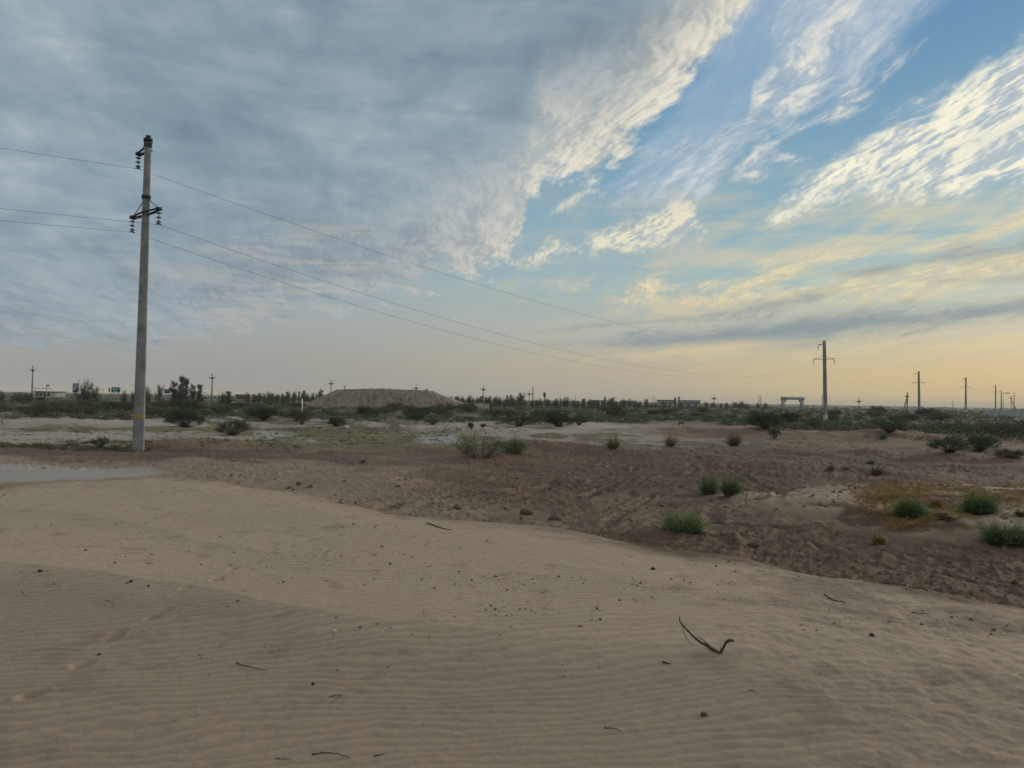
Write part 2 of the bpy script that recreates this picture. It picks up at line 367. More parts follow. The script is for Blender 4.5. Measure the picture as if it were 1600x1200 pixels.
# ------------------------------------------------------------------ mesh helpers
def mesh_np(name, V, Fs, mat=None, parent=None, link=True, smooth=False):
    """V (n,3); Fs a list of (m,k) index arrays"""
    me = bpy.data.meshes.new(name); V = np.asarray(V, np.float32)
    me.vertices.add(len(V)); me.vertices.foreach_set('co', V.ravel())
    Fs = [np.asarray(f, np.int32) for f in Fs if len(f)]
    tot = np.concatenate([np.full(len(f), f.shape[1], np.int32) for f in Fs]); idx = np.concatenate([f.ravel() for f in Fs])
    me.loops.add(len(idx)); me.loops.foreach_set('vertex_index', idx)
    me.polygons.add(len(tot)); st = np.concatenate([[0], np.cumsum(tot)[:-1]]).astype(np.int32)
    me.polygons.foreach_set('loop_start', st); me.polygons.foreach_set('loop_total', tot)
    if smooth: me.polygons.foreach_set('use_smooth', np.ones(len(tot), bool))
    me.update(calc_edges=True); me.validate()
    if mat: me.materials.append(mat)
    if not link: return me
    o = bpy.data.objects.new(name, me); scene.collection.objects.link(o); o.parent = parent
    return o
class MB:
    """collects shapes into one mesh"""
    def __init__(s): s.V = []; s.F = {}; s.n = 0
    def raw(s, V, F):
        V = np.asarray(V, float); F = np.asarray(F); s.V.append(V); s.F.setdefault(F.shape[1], []).append(F + s.n); s.n += len(V); return s
    def box(s, c, size, rz=0, M=None):
        V = np.array([(a, b, c_) for a in (-.5, .5) for b in (-.5, .5) for c_ in (-.5, .5)]) * np.array(size)
        if rz: V = V @ np.array(Matrix.Rotation(rz, 3, 'Z')).T
        if M is not None: V = V @ np.array(M).T
        s.raw(V + np.array(c), [(0, 1, 3, 2), (4, 6, 7, 5), (0, 4, 5, 1), (2, 3, 7, 6), (0, 2, 6, 4), (1, 5, 7, 3)]); return s
    def tube(s, pts, rad, n=6, cap=True):
        pts = np.asarray(pts, float); k = len(pts); rad = np.broadcast_to(np.asarray(rad, float), (k,))
        T = np.gradient(pts, axis=0); T /= np.linalg.norm(T, axis=1)[:, None] + 1e-9
        ref = np.array([0, 0, 1.0]) if abs(T[:, 2]).mean() < .8 else np.array([1.0, 0, 0])
        A = np.cross(T, ref); A /= np.linalg.norm(A, axis=1)[:, None] + 1e-9; B = np.cross(T, A)
        th = np.arange(n) * 2 * math.pi / n + math.pi / n
        V = pts[:, None] + rad[:, None, None] * (np.cos(th)[None, :, None] * A[:, None] + np.sin(th)[None, :, None] * B[:, None])
        V = V.reshape(-1, 3); F = []
        for i in range(k - 1):
            for j in range(n):
                j2 = (j + 1) % n; F.append((i * n + j, i * n + j2, (i + 1) * n + j2, (i + 1) * n + j))
        s.raw(V, F)
        if cap and n > 2:
            s.F.setdefault(n, []).append(np.array([list(range(n))[::-1]]) + s.n - len(V))
            s.F.setdefault(n, []).append(np.array([list(range(n))]) + s.n - n)
        return s
    def bar(s, a, b, w, h=None):
        """rectangular bar from a to b"""
        a = np.asarray(a, float); b = np.asarray(b, float); s.tube([a, b], w * .7071, 4); return s
    def lathe(s, prof, c, n=12):
        pr = np.asarray(prof, float); th = np.arange(n) * 2 * math.pi / n
        V = np.stack([pr[:, 0][:, None] * np.cos(th), pr[:, 0][:, None] * np.sin(th), np.broadcast_to(pr[:, 1][:, None], (len(pr), n))], -1).reshape(-1, 3) + np.array(c)
        F = [(i * n + j, i * n + (j + 1) % n, (i + 1) * n + (j + 1) % n, (i + 1) * n + j) for i in range(len(pr) - 1) for j in range(n)]
        s.raw(V, F); return s
    def build(s, name, mat, parent=None, smooth=False, link=True):
        return mesh_np(name, np.concatenate(s.V), [np.concatenate(f) for f in s.F.values()], mat, parent, link, smooth)
def tag(o, label=None, cat=None, group=None, kind=None):
    for k, v in (('label', label), ('category', cat), ('group', group), ('kind', kind)):
        if v: o[k] = v
    return o
def thing(name, label, cat, loc=(0, 0, 0), rz=0, group=None):
    o = bpy.data.objects.new(name, None); scene.collection.objects.link(o); o.location = tuple(loc); o.rotation_euler = (0, 0, rz)
    o.empty_display_size = .2
    return tag(o, label, cat, group)
def copy_tree(o, parent=None):
    c = o.copy(); scene.collection.objects.link(c); c.parent = parent
    for ch in list(o.children): copy_tree(ch, c)
    return c

# ------------------------------------------------------------------ materials
def material(name, col, rough=.85, col2=None, scale=8, bump=0, bscale=40, metal=0, spec=.3, island=None, trans=0):
    m = bpy.data.materials.new(name); m.use_nodes = True; t = NG(m.node_tree); b = t.n['Principled BSDF']
    b.inputs['Roughness'].default_value = rough; b.inputs['Metallic'].default_value = metal; b.inputs['Specular IOR Level'].default_value = spec
    co = t.n.new('ShaderNodeTexCoord').outputs['Object']; c = tuple(col) + (1,)
    if col2 is not None:
        f = t.ss(t.noise(co, scale, 5, .6), .32, .68)
        if island:
            gi = t.n.new('ShaderNodeNewGeometry').outputs['Random Per Island']; f = t.m('MULTIPLY_ADD', gi, island, t.mul(f, 1 - island))
        c = t.mix(f, tuple(col), tuple(col2))
    t.put(b.inputs['Base Color'], c)
    if bump:
        bn = t.n.new('ShaderNodeBump'); bn.inputs['Strength'].default_value = bump; bn.inputs['Distance'].default_value = .02
        t.l.new(t.noise(co, bscale, 6, .6), bn.inputs['Height']); t.l.new(bn.outputs[0], b.inputs['Normal'])
    return m
MT = {
    'concrete': material('weathered_concrete', (.26, .27, .275), .9, (.16, .175, .185), 2.2, .5, 60),
    'far_concrete': material('far_concrete', (.26, .27, .26), .9, (.17, .18, .17), .5),
    'white_base': material('whitewashed_concrete', (.55, .55, .52), .9, (.36, .36, .34), 1.5),
    'iron': material('dark_iron', (.025, .035, .05), .6, (.05, .055, .06), 9, .3, 50, .6),
    'glass': material('glass_insulator', (.10, .17, .15), .15, (.15, .21, .19), 5, spec=.6),
    'wire': material('aluminium_wire', (.11, .12, .13), .5, metal=.3),
    'yellow': material('faded_yellow_paint', (.42, .30, .05), .8, (.30, .22, .08), 14, .3, 40),
    'bark': material('dry_bark', (.055, .042, .032), .9, (.10, .08, .06), 9, .5, 60),
    'deadwood': material('bleached_deadwood', (.10, .078, .06), .9, (.045, .035, .03), 12, .6, 90),
    'needle': material('fresh_green_needles', (.070, .135, .050), .75, (.15, .20, .085), 3, island=.8),
    'needle_pale': material('pale_green_needles', (.15, .225, .10), .75, (.22, .28, .13), 3, island=.8),
    'needle_olive': material('olive_needles', (.10, .115, .06), .8, (.16, .165, .09), 3, island=.8),
    'straw': material('straw_stems', (.33, .23, .08), .85, (.22, .16, .07), 4, island=.8),
    'scrub': material('grey_green_scrub', (.048, .080, .044), .85, (.085, .118, .066), 1.2, island=.7),
    'scrub_dark': material('dark_green_scrub', (.028, .056, .033), .85, (.056, .088, .050), 1.2, island=.7),
    'scrub_brown': material('brown_green_scrub', (.060, .070, .044), .85, (.100, .105, .066), 1.2, island=.7),
    'tree_leaf': material('dark_tree_leaves', (.030, .060, .040), .8, (.060, .095, .060), 1.0, island=.7),
    'yellow_weed': material('yellow_dry_weeds', (.34, .23, .075), .85, (.24, .18, .07), 1.4, island=.6),
    'green_weed': material('low_olive_weeds', (.085, .095, .04), .85, (.055, .065, .03), .6, island=.6),
    'clod': material('dark_soil_clods', (.075, .052, .04), .95, (.13, .095, .07), 6, .5, 60, island=.6),
    'stone_dark': material('dark_stone', (.03, .027, .025), .9, (.06, .05, .045), 20, .4, 60),
    'stone_pale': material('pale_stone', (.5, .47, .42), .9, (.38, .35, .3), 20, .4, 60),
    'black_fur': material('black_fur', (.010, .009, .009), .8, (.02, .018, .016), 8),
    'pale_fur': material('pale_fur', (.35, .30, .24), .8, (.25, .21, .17), 8),
    'wall_white': material('white_plaster', (.55, .55, .53), .9, (.42, .42, .41), .3),
    'wall_grey': material('grey_plaster', (.36, .39, .40), .9, (.28, .31, .32), .3),
    'roof_dark': material('dark_roof_sheet', (.07, .07, .08), .7, (.10, .10, .11), .4),
    'fence': material('grey_blue_fence_sheet', (.30, .34, .37), .6, (.24, .28, .31), .5),
    'window': material('dark_window', (.03, .035, .04), .2),
    'sign_teal': material('teal_poster', (.02, .12, .16), .5, (.05, .20, .24), .8),
    'sign_purple': material('purple_poster', (.08, .06, .18), .5, (.12, .10, .22), .8),
    'sign_white': material('white_poster', (.6, .62, .62), .5),
    'sign_green': material('green_road_sign', (.03, .10, .08), .5, (.05, .13, .10), .8),
    'white_plastic': material('white_plastic', (.75, .75, .74), .4),
    'brick': material('red_brown_brick', (.14, .09, .075), .9, (.18, .12, .10), .5),
}
# ------------------------------------------------------------------ ground: one sheet from the camera to the horizon
def ground():
    Ds = [.35]
    while Ds[-1] < 7500:
        d = Ds[-1]; Ds.append(d * (1 + (.0029 if d > 2.6 else .012) + .00013 * d if d < 400 else d * 1.06 / d))
    Ds = np.array(Ds); nf = 1000
    azf = np.linspace(R(-44), R(44), nf); azb = np.linspace(R(44), R(316), 90)[1:-1]
    az = np.concatenate([azf, azb]); na = len(az); nd = len(Ds)
    X = Ds[:, None] * np.sin(az)[None]; Y = Ds[:, None] * np.cos(az)[None]
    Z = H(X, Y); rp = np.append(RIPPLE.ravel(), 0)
    V = np.stack([X, Y, Z], -1).reshape(-1, 3)
    i = np.arange(nd - 1)[:, None]; j = np.arange(na)[None]; j2 = (j + 1) % na
    Fq = np.stack([i * na + j + 0 * j2, i * na + j2, (i + 1) * na + j2, (i + 1) * na + j], -1).reshape(-1, 4)[:, ::-1]
    V = np.concatenate([V, [[0, 0, Hs(0, 0)]]])
    Ft = np.stack([np.full(na, len(V) - 1), np.arange(na), (np.arange(na) + 1) % na], -1)[:, ::-1]
    # --- soil colours (albedo), a map of the place
    x, y = V[:, 0], V[:, 1]; D, a_, s = zones(x, y)
    px, py, ok = project(np.stack([x, y, np.where(s > 0, ZD, 0) - .3 * sst(D, 45, 150)], -1))
    px = np.where(ok, px, 3000); py = np.where(ok, py, 3000)
    hor = 611 + .0163 * px; q = py - hor                         # pixels under the horizon in the layout
    n1 = fbm(x * .10, y * .10, 4, .55, 21); n2 = fbm(x * .5, y * .5, 4, .6, 25); n3 = fbm(x * 3, y * 3, 3, .6, 29); nb = fbm(x * .035, y * .035, 4, .55, 33)
    nw = fbm(x * .22, y * .22, 4, .6, 41)
    C = np.empty((len(V), 3))
    def lay(c, w):
        w = np.clip(w, 0, 1)[:, None]; C[:] = C * (1 - w) + np.array(c) * w
    C[:] = (.096, .064, .044)                                    # red-brown soil
    lay((.130, .093, .067), sst(n2 + .5 * n1, -.2, .6)); lay((.062, .043, .032), .7 * sst(n1 + .7 * n3 + n2, .15, 1.0))
    lay((.180, .140, .106), .40 * sst(n3 + .4 * n2, .2, .7))
    lay((.225, .180, .138), (1 - sst(px + 90 * n2, 540, 800)) * sst(q, 72, 90) * .9)      # paler crust on the left
    lay((.205, .165, .128), sst(px, 560, 700) * (1 - sst(px, 1050, 1200)) * sst(q + 14 * n2, 135, 160) * (1 - sst(q, 190, 200)) * .65)
    lay((.062, .044, .033), sst(px + 60 * n1, 760, 880) * (1 - sst(px, 1180, 1320)) * sst(q + 8 * n2, 92, 104) * (1 - sst(q + 8 * n2, 128, 142)) * .6)
    lay((.185, .148, .118), sst(px, 430, 520) * (1 - sst(px, 1000, 1050)) * sst(q, 40, 50) * (1 - sst(q + 12 * n2, 62, 76)) * .75)
    lay((.072, .050, .037), sst(px + 120 * n1, 620, 860) * sst(q + 6 * n2, 58, 68) * .5)
    # the darker band in front of the pale strips
    lay((.078, .052, .042), (1 - sst(px, 500, 760)) * sst(q + 3 * n2, 78, 83) * (1 - sst(q + 5 * n2, 96, 104)) * .8)
    # pale salt crust strips and patches beyond
    far = (1 - sst(q + 3 * n2 + .016 * px * 0, 66, 78)) * sst(q, 6, 14)
    lay((.10, .095, .065), far * .75)
    lft = 1 - sst(px, 1020, 1230)
    lay((.25, .235, .20), far * lft * sst(nw + .6 * nb, .05, .30) * (1 - sst(q, 74, 84)) * sst(q, 26, 36))
    for (x0, x1, q0, q1, w) in ((-400, 520, 33, 39, .9), (-400, 330, 44, 50, .9), (130, 420, 57, 66, .8), (-400, 215, 62, 78, .9), (230, 520, 62, 66, .6), (600, 860, 36, 42, .6), (850, 1160, 34, 44, .85),
                            (620, 950, 44, 52, .7), (900, 1330, 36, 41, .5), (1360, 1400, 33, 37, .4), (1450, 1580, 25, 42, .4), (1240, 1450, 34, 42, .6)):
        lay((.29, .27, .235), w * sst(px + 30 * nw, x0, x0 + 30) * (1 - sst(px + 30 * nw, x1 - 30, x1)) * sst(q + 2.4 * n1 + 2 * nw, q0 - 1.5, q0 + 1) * (1 - sst(q + 2.4 * n1 + 2 * nw, q1 - 1, q1 + 1.5)))
    lay((.13, .13, .065), (1 - sst(px, 560, 760)) * sst(q + 2 * nw, 51, 53) * (1 - sst(q + 2 * nw, 57, 60)) * .8)      # olive weeds belt
    lay((.14, .13, .07), (1 - sst(px, 700, 800)) * sst(px, 200, 330) * sst(q + 3 * nw, 60, 66) * (1 - sst(q + 3 * nw, 76, 82)) * .7 * sst(n2, -.4, .3))
    # smooth blue-grey clay pans
    pan = sst(q + 1.5 * n2, 108, 111) * (1 - sst(q + .06 * px + 3 * n2, 137, 142)) * (1 - sst(px + (q - 118) ** 2 * .8, 225, 285)) * (s < 0)
    lay((.265, .262, .248), pan * (.86 + .14 * np.clip(n2 + n3, -1, 1)))
    p2 = sst(q + n2, 56, 58) * (1 - sst(q + 2 * n2, 67, 70)) * sst(px, 640, 665) * (1 - sst(px, 705, 722))
    lay((.25, .255, .265), p2)
    p3 = sst(q + n2, 52, 54) * (1 - sst(q + 2 * n2, 58, 61)) * (1 - sst(px, 440, 470)) * sst(px, 385, 410)
    lay((.30, .30, .30), p3 * .8)
    # reddish heaps on the right
    lay((.140, .098, .076), sst(px, 940, 1080) * sst(q, 28, 34) * (1 - sst(q + 4 * n1, 52, 62)) * .8)
    lay((.068, .047, .039), sst(px, 880, 1100) * sst(q, 58, 66) * (1 - sst(q, 92, 110)) * .6 * sst(n1 + n2, -.6, .5))
    lay((.058, .042, .035), sst(px, 1250, 1400) * sst(q + 5 * n2, 84, 88) * (1 - sst(q + 5 * n2, 94, 99)) * .8)
    # wheel tracks pressed into the soil, with lighter crumbled shoulders
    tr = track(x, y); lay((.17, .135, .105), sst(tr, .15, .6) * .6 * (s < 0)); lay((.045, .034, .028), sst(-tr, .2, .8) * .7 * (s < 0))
    bk = np.clip(bank(x, y) * 1.6, 0, 1) * (s < 0)
    lay((.275, .23, .175), bk * sst(n2 + n3 * .4, -.7, .3) * .9)
    # far plain
    lay((.048, .062, .040), 1 - sst(q, 14, 28)); lay((.060, .068, .044), (1 - sst(q, 22, 38)) * sst(px, 1000, 1200) * .85)
    lay((.15, .145, .12), (1 - sst(q, 4, 9)) * sst(nb, .35, .6) * .3)
    # blown sand
    S = sst(s + .75 * n2 + .30 * n3 + .35 * fbm(x * 1.1, y * 1.1, 3, .6, 71), -.7, .95)
    sand = np.array((.290, .245, .188)); w = S[:, None]
    tone = (1 + .07 * n1 + .05 * n2)[:, None]
    sc_ = np.where((sst(s, 0, 4) > 0)[:, None], sand, sand)
    C[:] = C * (1 - w) + sc_ * tone * w
    lay((.15, .118, .092), np.exp(-((s - .2) / .8) ** 2) * sst(n2 * .8 + n3 * .6, -.2, .8) * .75)
    lay((.220, .180, .143), S * .70 * sst(np.interp(a_, CAZ, CD) - D + .3 * n2, -.15, .6))                  # shade on the near side of the lip, painted into the sand
    lay((.158, .126, .100), S * sst(a_ + .25 * n1, .18, .55) * sst(n2 + .5 * n3, .0, .9) * .8)           # trampled, dirtier sand on the right
    lay((.175, .138, .108), S * sst(n3 + .5 * n2, .45, 1.0) * .45)
    lay((.15, .12, .095), S * sst(fbm(x * 16, y * 22, 3, .65, 91) + .5 * n2, .85, 1.2) * .5 * sst(D, 4, 7))
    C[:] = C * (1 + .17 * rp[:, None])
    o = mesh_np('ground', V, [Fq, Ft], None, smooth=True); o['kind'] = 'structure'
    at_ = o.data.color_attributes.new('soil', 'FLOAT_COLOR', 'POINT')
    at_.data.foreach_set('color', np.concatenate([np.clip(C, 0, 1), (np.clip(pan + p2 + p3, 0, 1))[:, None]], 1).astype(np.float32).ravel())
    m = bpy.data.materials.new('desert_soil'); m.use_nodes = True; t = NG(m.node_tree); b = t.n['Principled BSDF']
    vc = t.n.new('ShaderNodeVertexColor'); vc.layer_name = 'soil'; co = t.n.new('ShaderNodeTexCoord').outputs['Object']
    gr = t.noise(co, 210, 2, .8); g2 = t.noise(co, 22, 5, .65)
    v = t.add(t.mul(t.sub(gr, .5), .62), t.mul(t.sub(g2, .5), .40))
    hsv = t.n.new('ShaderNodeHueSaturation'); t.l.new(vc.outputs[0], hsv.inputs['Color']); t.put(hsv.inputs['Value'], t.add(v, 1.0))
    t.l.new(hsv.outputs[0], b.inputs['Base Color'])
    t.put(b.inputs['Roughness'], t.m('MULTIPLY_ADD', vc.outputs[1], -.12, .95)); b.inputs['Specular IOR Level'].default_value = .2
    bn = t.n.new('ShaderNodeBump'); bn.inputs['Distance'].default_value = .012; t.put(bn.inputs['Strength'], t.m('MULTIPLY_ADD', vc.outputs[1], -.6, .8))
    t.l.new(t.add(t.mul(g2, 1.0), t.mul(gr, .35)), bn.inputs['Height']); t.l.new(bn.outputs[0], b.inputs['Normal'])
    o.data.materials.append(m); return o
ground()
# ------------------------------------------------------------------ power line
ARM = np.array([.76, -.65, 0.0])                      # the cross-arms stand square to the line; right end nearer
def insulator(parent, top, n=3, L=.62, near=True, r=.125):
    b = MB(); x, y, z = top
    b.tube([(x, y, z), (x, y, z - L * .98)], .016, 6)
    b.build('hanger_rod', MT['iron'], parent)
    for k in range(n):
        zz = z - L * (.20 + .60 * k / max(n - 1, 1))
        MB().lathe([(.02, .05), (.05, .04), (r, -.005), (r * .92, -.03), (.03, -.015)], (x, y, zz), 12 if near else 8).build('glass_disc', MT['glass'], parent, smooth=True)
    c = MB(); d = np.array([.65, .76, 0]) * .13
    c.tube([np.array([x, y, z - L - .01]) - d, np.array([x, y, z - L + .05]), np.array([x, y, z - L - .01]) + d], [.02, .035, .02], 6); c.build('wire_clamp', MT['iron'], parent)
def line_pole(px_base, D, top_y, label, group, w0, w1, arm, z_arm_top, z_arm_low, near=False, half=(1.4, 1.4), L=.62, nd=3, up=1.0, white=0, top_px=None):
    base = at(px_base, 640, D); bx, by = base[0], D; bz = Hs(bx, by) - .05
    tp = at(top_px if top_px else px_base, top_y, D); h = tp[2] - bz
    t = thing('power_line_pole', label, 'utility pole', (bx, by, bz), 0, group)
    lean = (tp[0] - bx) if top_px else 0
    rz = R(24); cs = .22                                   # chamfered rectangular shaft
    def ring(w, z, f=0.0):
        a, b_ = w * .5, w * .42; k = w * cs * .5; P = [(a, b_ - k), (a - k, b_), (-a + k, b_), (-a, b_ - k), (-a, -b_ + k), (-a + k, -b_), (a - k, -b_), (a, -b_ + k)]
        c, s_ = math.cos(rz), math.sin(rz)
        return [(u * c - v * s_ + lean * z / h, u * s_ + v * c, z) for u, v in P]
    def shaft(z0, z1, grow=0):
        m = MB(); n = 8; zs = np.linspace(z0, z1, 12); V = []
        for z in zs: V += ring(w0 + (w1 - w0) * (z / h) ** .85 + grow, z)
        F = [(i * n + j, i * n + (j + 1) % n, (i + 1) * n + (j + 1) % n, (i + 1) * n + j) for i in range(len(zs) - 1) for j in range(n)]
        m.raw(V, F); k = m.n
        m.F.setdefault(8, []).append(np.array([list(range(k - 8, k))])); return m
    shaft(white, h).build('shaft', MT['concrete'] if near else MT['far_concrete'], t)
    if white: shaft(0, white, .03).build('whitewashed_foot', MT['white_base'], t)
    if near:
        shaft(h - .02, h + .26, -.05).build('cap', MT['iron'], t)
        shaft(h - .26, h - .10, .07).build('collar', MT['iron'], t)
        zb = at(px_base, 650, D)[2] - bz; m = shaft(zb - .085, zb + .07, .012); m.build('painted_band', MT['yellow'], t)
    att = []
    ax = lambda z: lean * z / h
    def arm_at(z, s0, s1, rise, nm):
        a = np.array([ax(z), 0, z]) + ARM * s0; b = np.array([ax(z), 0, z]) + ARM * s1
        m = MB(); th = .10 if near else .13
        off = np.array([.65, .76, 0]) * (w0 * .36)
        if near:
            m.tube([a - off * .4, np.array([ax(z), 0, z]) - off, b - off * .4], .045, 4)
            m.tube([a + off * .4, np.array([ax(z), 0, z]) + off, b + off * .4], .045, 4)
            for e in (a, b):
                if abs((e - np.array([ax(z), 0, z]))[:2]).max() > .3: m.box(e, (.16, .22, .13), rz=math.atan2(-.65, .76))
            n_ = 5
            for k in range(n_):
                f0 = k / n_; f1 = (k + .5) / n_
                m.tube([a + (b - a) * f0 - off * .6 - (0, 0, .09), a + (b - a) * f1 + off * .6 - (0, 0, .09)], .02, 4)
            m.tube([a * .96 + b * .04 - (0, 0, .13), b * .96 + a * .04 - (0, 0, .13)], .025, 4)
        else:
            m.tube([a, b], th * .5, 4)
        p = m.build(nm, MT['iron'], t)
        r_ = MB(); zt = np.array([ax(z), 0, z + rise])
        for e in (a, b):
            if np.linalg.norm(e - np.array([ax(z), 0, z])) > .3: r_.tube([e, zt], .018 if near else .03, 4)
        if near: r_.box(zt, (w0 * .75, w0 * .75, .12), rz=rz)
        r_.build('tie_rod', MT['iron'], p)
        return a, b
    zt = at(top_px or px_base, z_arm_top, D)[2] - bz; zl = at(top_px or px_base, z_arm_low, D)[2] - bz
    a, b = arm_at(zt, -up, 0, .42 if near else .3, 'upper_arm'); att.append(a - (0, 0, .06))
    a, b = arm_at(zl, -half[0], half[1], .72 if near else .6, 'lower_arm'); att += [a - (0, 0, .06), b - (0, 0, .06)]
    for q in att: insulator(t, q, nd, L, near, .125 if near else .16)
    return t, [np.array([bx, by, bz]) + q - (0, 0, L) for q in att]
grp = 'concrete poles of the overhead power line'
P = []
P.append(line_pole(217.5, 34.6, 221, 'tall near concrete power pole with a yellow painted band, standing left on bare ground', grp, .50, .27, 1, 234, 333, True, (1.36, 1.30), .64, 3, .95, top_px=231.5))
P.append(line_pole(1290, 125, 532, 'grey concrete power pole with whitewashed foot rising from scrub, nearest one on the right', grp, .62, .42, 1, 538.5, 561, False, (1.75, 1.55), .75, 3, 1.0, 1.2, top_px=1288))
P.append(line_pole(1436.5, 231, 580, 'distant concrete power pole directly right of the A-frame wooden pole', grp, .72, .45, 1, 584, 598, False, (1.9, 1.7), .9, 2, 1.3, 1.3, top_px=1435.5))
P.append(line_pole(1509, 330, 589.5, 'distant concrete power pole with crossarm just left of the pale fence', grp, .8, .5, 1, 592, 605, False, (2, 1.9), 1.0, 2, 1.4, 1.3))
P.append(line_pole(1555.5, 440, 601.5, 'farthest concrete power pole with crossarm behind the pale fence', grp, .7, .5, 1, 604, 612.5, False, (2.4, 2.2), 1.2, 2, 1.5, 1.2))
for k, (nm, s0) in enumerate((('highest wire of the power line, hung from the short upper arms', 2.6), ('wire on the left ends of the lower crossarms', 4.2), ('wire on the right ends of the lower crossarms', 4.0))):
    p1 = P[0][1][k]; d = np.array([.70, .80, 0]) / 1.063
    nodes = [p1 - d * 115 + np.array([0, 0, .6])] + [q[1][k] for q in P] + [P[4][1][k] + np.array([90, 120, 0])]
    pts = []; rad = []
    for i in range(len(nodes) - 1):
        a, b = nodes[i], nodes[i + 1]; sag = (2.6, s0, 3.6, 3.2, 3, 3)[i]
        tt = np.linspace(0, 1, 40)[:-1]
        for u in tt:
            q = a + (b - a) * u; q = q - np.array([0, 0, 4 * sag * u * (1 - u)]); pts.append(q)
            rad.append(.0060 + .00005 * min(np.hypot(q[0], q[1]), 160))
    o = MB().tube(pts, rad, 4).build('power_line_wire', MT['wire']); tag(o, nm, 'wire', 'wires of the overhead power line')

# ------------------------------------------------------------------ smaller poles along the horizon
def far_pole(px, top_y, base_y, D, label, style='cross', name='utility_pole', cat='utility pole', w=.32, group='small poles along the horizon'):
    b = at(px, base_y, D); tp = at(px, top_y, D); h = tp[2] - b[2]; gz = min(Hs(b[0], D), b[2]) - .2
    t = thing(name, label, cat, (b[0], D, gz), 0, group); h = tp[2] - gz
    MB().tube([(0, 0, 0), (0, 0, h * .55), (0, 0, h)], [w * .6, w * .5, w * .38], 8).build('shaft', MT['far_concrete'], t)
    if style == 'cross':
        u = D / 230; m = MB(); z = h - 1.0 * u; m.bar((-.95 * u, 0, z), (.95 * u, 0, z), .16 * u); m.bar((-.5 * u, 0, z), (0, 0, z - .6 * u), .09 * u); m.bar((.5 * u, 0, z), (0, 0, z - .6 * u), .09 * u); m.build('crossarm', MT['iron'], t)
        for s_ in (-.85, .85): MB().lathe([(.03, -.02), (.10, .05), (.08, .2), (.04, .3)], (s_ * u, 0, z + .08), 8).build('pin_insulator', MT['far_concrete'], t)
        MB().lathe([(.04, -.02), (.10, .05), (.08, .3), (.03, .4)], (0, 0, h - .05), 8).build('pin_insulator', MT['far_concrete'], t)
        MB().box((0, 0, z - .1 * u), (.42 * u, .42 * u, .5 * u)).build('switch_box', MT['iron'], t)
    if style == 'lamp':
        u = D / 300 * (.4 if px < 100 else 1); m = MB(); m.tube([(0, 0, h), (.5 * u, 0, h + .2), (1.6 * u, 0, h + .15)], .09, 6); m.build('lamp_arm', MT['iron'], t)
        MB().box((1.8 * u, 0, h + .1), (1.5 * u, .5, .35)).build('lamp_head', MT['iron'], t)
    return t
far_pole(50, 573, 619, 210, 'tall utility pole with pale foot left of the car gantry, far left of the photo', w=.4)
far_pole(331, 585, 618, 230, 'utility pole on the horizon right of the tall poplars', w=.4)
far_pole(517, 594, 622, 290, 'utility pole rising behind the left end of the earth mound', w=.4)
far_pole(650, 601, 624, 340, 'utility pole rising behind the right end of the earth mound')
far_pole(755, 603, 624, 330, 'utility pole standing over the tree belt right of the mound', w=.4)
far_pole(827, 610, 626, 340, 'short utility pole just left of the plain tall mast')
far_pole(832.5, 604, 627, 330, 'plain tall grey mast beside the short utility pole', 'plain', 'mast', 'mast', .5, None)
for px, ty, D, lb in ((1020, 618.5, 420, 'left one of two thin bare poles left of the low long building'), (1023.5, 619.5, 420, 'right one of two thin bare poles left of the low long building'), (1185.7, 616, 390, 'left one of the twin bare poles on the bare horizon left of the gate frame'),
                      (1188.6, 617, 390, 'right one of the twin bare poles on the bare horizon left of the gate frame'), (1115.5, 617, 400, 'thin pole with short crossarm right of the low long building'), (1284.5, 615, 390, 'plain thin pole immediately left of the nearest right power pole'),
                      (1342, 621.5, 420, 'short pole with crossarms between the nearest right power pole and the A-frame'), (1489, 626, 430, 'tiny pole on the horizon left of the fourth power pole'), (1564.5, 610, 330, 'stout plain pole beside the street lamp behind the fence'), (1584.5, 612, 340, 'plain pole beside the braced pole behind the fence'),
                      (898.5, 617, 460, 'faint thin mast right of the rounded tree on the horizon'), (1145, 624, 470, 'very short faint pole on the horizon left of the twin poles'), (94, 606, 420, None), (539, 604, 300, None)):
    if lb is None: continue
    far_pole(px, ty, 632, D, lb, 'cross' if px in (1115.5, 1342) else 'plain', w=.45 if 'stout' in lb else .34)
far_pole(1567.5, 614.5, 637, 330, 'thin street lamp with a dark head behind the pale fence', 'lamp', 'street_lamp', 'street lamp', .22, None)
far_pole(72, 603, 624, 190, 'slim pale street lamp in front of the frame at the far left', 'lamp', 'street_lamp', 'street lamp', .2, None)
def a_pole(px, top_y, base_y, D, foot_px, label):
    b = at(px, base_y, D); tp = at(px, top_y, D); gz = Hs(b[0], D) - .2; h = tp[2] - gz; fx = at(foot_px, base_y, D)[0] - b[0]
    t = thing('braced_pole', label, 'utility pole', (b[0], D, gz))
    MB().tube([(0, 0, 0), (0, 0, h)], [.2, .14], 8).build('shaft', MT['far_concrete'], t)
    MB().tube([(fx, 0, 0), (0, .1, h * .86)], [.2, .14], 8).build('brace', MT['far_concrete'], t)
    m = MB(); m.bar((-.7, 0, h - .7), (.6, 0, h - .7), .14); m.bar((0, 0, h - .1), (0, 0, h + .25), .22); m.box((0, 0, h - .7), (.35, .35, .4)); m.build('crossarm', MT['iron'], t)
a_pole(1417.5, 615, 644, 190, 1409, 'short braced pole leaning into an A, left of the third power pole')
a_pole(1580, 620, 638, 330, 1592, 'short braced pole with a brace to the right, behind the pale fence')

